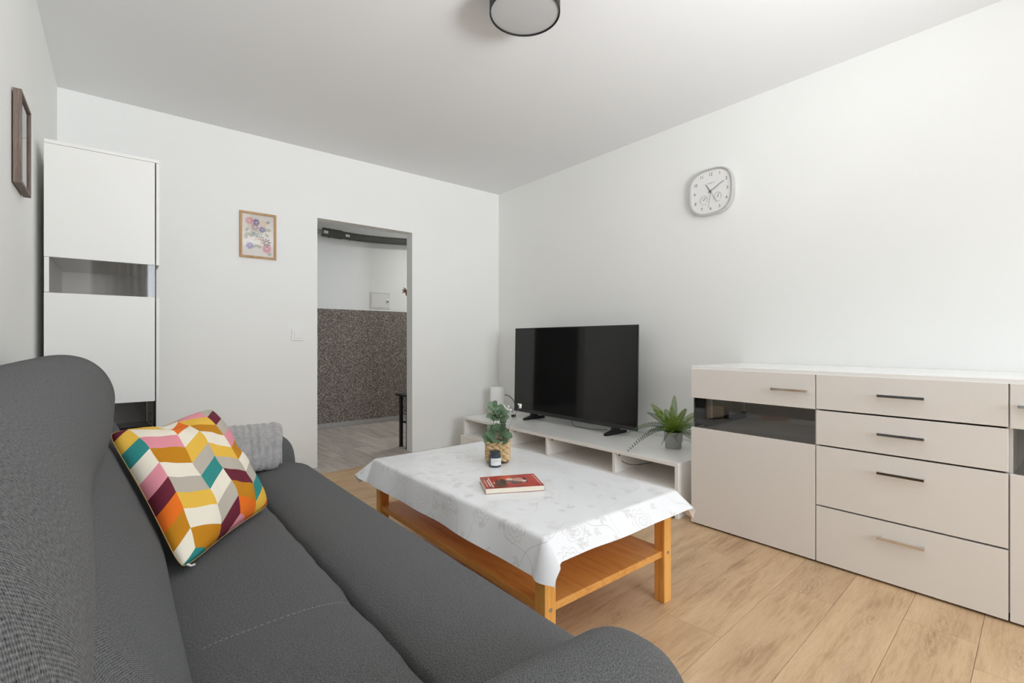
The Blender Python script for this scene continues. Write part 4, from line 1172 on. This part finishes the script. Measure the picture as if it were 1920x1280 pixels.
def candle():
    c = Vector((1.349, 1.772, CZ)); r = .0285
    j = thing('candle_jar', 'small dark blue glass candle jar with white label in front of the basket', 'candle', c)
    bm = bmesh.new(); lathe(bm, c, [(r - .003, 0), (r, .003), (r, .048), (r - .006, .055), (r - .006, .060)], 40, True, True); bm_obj('jar', bm, M['jar'], j, smooth=True)
    bm = bmesh.new(); lathe(bm, c, [(r - .004, .0605), (r - .003, .062), (r - .003, .070), (r - .005, .0715)], 40, True, True); bm_obj('lid', bm, M['cork'], j, smooth=True)
    bm = bmesh.new(); rows = []
    a0 = math.atan2(-FW.y, -FW.x) + R(22)
    for z in (.009, .042):
        rows.append([(c.x + (r + .0006) * math.cos(a0 + R(t)), c.y + (r + .0006) * math.sin(a0 + R(t)), c.z + z) for t in range(-62, 63, 6)])
    grid_mesh(bm, rows); lab = bm_obj('paper_label', bm, M['paper_label'], j, smooth='all')
    def fnl(x, y): 
        a = a0 + x / r; return (c.x + (r + .001) * math.cos(a), c.y + (r + .001) * math.sin(a), c.z + y)
    bm = bmesh.new()
    for i in range(9):      # a line of tiny letters too small to read, and a small mark
        x_ = -.016 + i * .0037
        bm.faces.new([bm.verts.new(fnl(x_ + a_, .029 + b_)) for a_, b_ in ((0, 0), (.0022, 0), (.0022, .0034), (0, .0034))])
    bm.faces.new([bm.verts.new(fnl(.006 + a_, .013 + b_)) for a_, b_ in ((0, 0), (.0022, .001), (.003, .004), (.0008, .003))])
    bm_obj('label_lettering', bm, M['ink_soft'], lab)
candle()

def book():
    zt = CZ + .020
    P = [onz(899, 894.5, zt), onz(1000, 887.2, zt), onz(1020.5, 909.5, zt), onz(911, 916.3, zt)]
    ctr = sum(P, Vector()) / 4
    bk = thing('paperback_book', 'red covered paperback book lying on the tablecloth', 'book', (ctr.x, ctr.y, CZ))
    def Q(u, v, z):   # u along title -> top , v across
        p = P[0] * ((1 - u) * (1 - v)) + P[1] * (u * (1 - v)) + P[2] * (u * v) + P[3] * ((1 - u) * v)
        return Vector((p.x, p.y, z))
    def slab(name, u0, u1, v0, v1, z0, z1, mat, parent):
        bm = bmesh.new(); A = [bm.verts.new(Q(u, v, z0)) for u, v in ((u0, v0), (u1, v0), (u1, v1), (u0, v1))]; B = [bm.verts.new(Q(u, v, z1)) for u, v in ((u0, v0), (u1, v0), (u1, v1), (u0, v1))]
        bm.faces.new(B); bm.faces.new(A[::-1])
        for i in range(4): bm.faces.new([A[i], A[(i + 1) % 4], B[(i + 1) % 4], B[i]])
        return bm_obj(name, bm, mat, parent)
    k = NT('book_cover_red'); k.b.inputs['Roughness'].default_value = .3
    n1 = k.noise(k.coord(), 14, 3)
    k.l(k.ramp(n1, [(.3, rgb(120, 34, 26)), (.55, rgb(178, 48, 36)), (.75, rgb(196, 84, 66))]), k.b.inputs['Base Color'])
    slab('page_block', .005, .995, .005, .995, CZ + .0008, zt - .0009, M['pages'], bk)
    slab('back_cover', 0, 1, 0, 1, CZ, CZ + .0007, k.m, bk)
    cov = slab('front_cover', 0, 1, 0, 1, zt - .0008, zt, k.m, bk)
    def blob(u, v, ru, rv, mat, z, n=14, j=.15):
        bm = bmesh.new(); rr_ = random.Random(int(u * 1000 + v * 77))
        pts = []
        for i in range(n):
            a = 2 * math.pi * i / n; q = 1 + rr_.uniform(-j, j)
            pts.append(bm.verts.new(Q(u + ru * math.cos(a) * q, v + rv * math.sin(a) * q, zt + z)))
        bm.faces.new(pts); bm_obj('cover_art', bm, mat, cov)
    cm = lambda n_, r, g, b_: plain(n_, rgb(r, g, b_), .35, var=.25, vscale=60)
    blob(.30, .62, .12, .30, cm('art_brown', 96, 58, 42), .0001); blob(.44, .40, .14, .28, cm('art_orange', 214, 84, 40), .00015)
    blob(.36, .50, .055, .24, cm('art_dark', 54, 40, 38), .0002); blob(.55, .50, .14, .22, cm('art_grey', 120, 100, 92), .00025)
    blob(.49, .36, .06, .10, cm('art_light', 226, 200, 180), .0003); blob(.64, .42, .09, .15, cm('art_pink', 206, 150, 130), .0003)
    blob(.58, .66, .10, .07, cm('art_grey2', 92, 74, 70), .00035); blob(.76, .46, .028, .24, cm('art_dark2', 70, 48, 46), .00035); blob(.72, .55, .05, .10, cm('art_pale', 222, 196, 180), .0004)
    wm = plain('title_print', rgb(238, 214, 204), .5, var=.03)
    bm = bmesh.new()
    def bar(u, v0, v1, wu):
        segs = max(2, int((v1 - v0) / .09)); rr_ = random.Random(int(u * 999))
        v = v0
        while v < v1 - .01:
            L = rr_.uniform(.035, .075); e = min(v + L, v1)
            bm.faces.new([bm.verts.new(Q(a, b_, zt + .0004)) for a, b_ in ((u, v), (u + wu, v), (u + wu, e), (u, e))]); v = e + rr_.uniform(.008, .02)
    bar(.185, .50, .66, .020); bar(.128, .12, .92, .024); bar(.088, .30, .86, .024); bar(.045, .28, .86, .012); bar(.955, .10, .94, .012)
    bm_obj('cover_lettering', bm, wm, cov)
book()

# ------------------------------------------------------------------ hall things
def hall():
    y = HY - .001
    x0, x1, z0, z1 = 2.385, 2.64, 1.408, 1.612
    ap = thing('access_panel', 'small white access panel with a lock on the hall wall', 'access panel', ((x0 + x1) / 2, HY, (z0 + z1) / 2))
    w = .012
    box('panel_frame', x0, x1, y - .006, y, z0, z0 + w, M['hall_box'], ap, .001); box('panel_frame', x0, x1, y - .006, y, z1 - w, z1, M['hall_box'], ap, .001)
    box('panel_frame', x0, x0 + w, y - .006, y, z0 + w, z1 - w, M['hall_box'], ap, .001); box('panel_frame', x1 - w, x1, y - .006, y, z0 + w, z1 - w, M['hall_box'], ap, .001)
    box('gap_backing', x0 + w, x1 - w, y - .002, y, z0 + w, z1 - w, M['gap'], ap, 0)
    dr = box('panel_door', x0 + w + .002, x1 - w - .002, y - .007, y - .0025, z0 + w + .002, z1 - w - .002, M['hall_box'], ap, .001)
    bm = bmesh.new(); lathe(bm, (0, 0, 0), [(.011, 0), (.011, .012), (.008, .014)], 20, True, True)
    bm.transform(Matrix.Translation((x1 - .032, y - .007, (z0 + z1) / 2)) @ Matrix.Rotation(R(90), 4, 'X')); lk = bm_obj('lock', bm, M['chrome'], dr, smooth=True)
    box('key', x1 - .036, x1 - .028, y - .024, y - .0215, (z0 + z1) / 2 - .028, (z0 + z1) / 2 + .004, M['black'], lk if False else dr, .0005)
    # insulated pipe
    Y = HY - .13
    pts = [ony(x_, y_, Y) for x_, y_ in ((588, 431), (605, 434.5), (640, 440.5), (680, 446.5), (720, 450.5), (763, 453.5), (800, 455))]
    pp = thing('insulated_pipe', 'dark grey insulated pipe running under the hall ceiling', 'pipe', pts[2])
    bm = bmesh.new(); tube(bm, spline(pts[1:], 40), .043, 20); bm_obj('insulation', bm, M['insul'], pp, smooth=True)
    bm = bmesh.new(); tube(bm, spline([pts[1], (pts[1] + pts[2]) / 2, pts[2] + (pts[2] - pts[1]) * .02], 12), .050, 20); bm_obj('sleeve', bm, M['insul'], pp, smooth=True)
    bm = bmesh.new(); tube(bm, [pts[0] + Vector((-.3, 0, .02)), pts[1]], .024, 16); bm_obj('bare_pipe', bm, M['hall_base'], pp, smooth=True)
    for t, l in ((.10, .05), (1.28, .05)):
        a = pts[1] + (pts[2] - pts[1]) * t
        rr_ = .0515 if t < 1 else .0445
        bm = bmesh.new(); d = (pts[2] - pts[1]).normalized(); rows = []
        for s in (-.024, .024):
            rows.append([a + d * s + Vector((0, -rr_ * math.cos(q), rr_ * math.sin(q))) for q in (R(-25), R(-12), 0, R(10))])
        grid_mesh(bm, rows); bm_obj('sticker', bm, M['paper_label'], pp)
    for t in (.35, 1.5):
        a = pts[1] + (pts[2] - pts[1]) * t; rr_ = .052 if t < 1 else .045
        bm = bmesh.new()
        tube(bm, [a + Vector((0, .01 + rr_ * math.cos(q), rr_ * math.sin(q) )) for q in [i * math.pi / 8 for i in range(-8, 9)]], .003, 6)
        add_box(bm, a.x - .008, a.x + .008, a.y + rr_, HY, a.z - .008, a.z + .008, .001)
        bm_obj('wall_clamp', bm, M['insul'], pp)
    # black console table
    f = onz(753, 837, 0); zt = .505
    tb = thing('console_table', 'black metal side table with lower shelf standing in the hall', 'side table', (f.x + .25, f.y - .07, 0))
    x0, x1, ya, yb = f.x - .012, f.x + .52, 4.062, f.y + .028
    box('tabletop', x0 - .03, x1 + .02, ya - .02, yb + .02, zt - .018, zt, M['black_metal'], tb, .002)
    for xx in (x0, x1 - .028):
        for yy in (ya, yb - .028):
            lg = box('leg', xx, xx + .028, yy, yy + .028, .006, zt - .0185, M['black_metal'], tb, .002)
            box('foot_pad', xx - .004, xx + .032, yy - .004, yy + .032, 0, .006, M['black_metal'], lg, .001)
    box('lower_shelf', x0 + .029, x1 - .029, ya + .005, yb - .005, .225, .24, M['black_metal'], tb, .002)
    # dried flowers in a vase on it
    v = Vector((2.33, 4.135, zt))
    vs_ = thing('dried_flowers', 'orange dried flowers in a tall vase on the black hall table', 'flowers', v)
    bm = bmesh.new(); lathe(bm, v, [(.05, 0), (.06, .05), (.055, .18), (.03, .30), (.028, .36), (.034, .38)], 32, True, False); bm_obj('vase', bm, M['pot_grey'], vs_, smooth=True)
    r5 = random.Random(2); tgt = ony(763, 545, 4.14)
    for i in range(7):
        h0 = Vector((tgt.x + .03 + r5.uniform(-.02, .16), 4.14 + r5.uniform(-.03, .05), tgt.z + r5.uniform(-.06, .12))) if i else Vector((tgt.x - .0, 4.14, tgt.z))
        bm = bmesh.new(); tube(bm, spline([v + Vector((0, 0, .30)), (v + h0) / 2 + Vector((.02, 0, .1)), h0], 12), .002, 5); bm_obj('stem', bm, M['stem'], vs_)
        bm = bmesh.new()
        for k in range(16):
            d = Vector((r5.gauss(0, 1), r5.gauss(0, 1), r5.gauss(0, .8))).normalized(); s = d.cross(Vector((.3, .2, 1))).normalized()
            q = [h0, h0 + d * .025 + s * .012, h0 + d * .052, h0 + d * .025 - s * .012]
            bm.faces.new([bm.verts.new(z) for z in q])
        bm_obj('flower_head', bm, M['dry_flower'], vs_)
    # unseen ceiling lamp, added to brighten the hall
    hl = thing('hall_fill_lamp', 'unseen round flat white ceiling lamp added to light the hall', 'lamp', (3.3, 4.7, H))
    bm = bmesh.new(); lathe(bm, (3.3, 4.7, 0), [(.15, H - .001), (.15, H - .03), (.14, H - .04)], 40, True, False); bm_obj('housing', bm, M['white_plastic'], hl, smooth=True)
    k = NT('lit_diffuser'); k.b.inputs['Base Color'].default_value = (.8, .8, .8, 1); k.b.inputs['Emission Color'].default_value = (1, .985, .96, 1); k.b.inputs['Emission Strength'].default_value = 70
    bm = bmesh.new(); lathe(bm, (3.3, 4.7, 0), [(.139, H - .0405), (.10, H - .05), (.002, H - .055)], 40, False, True); bm_obj('diffuser', bm, k.m, hl, smooth=True)
hall()
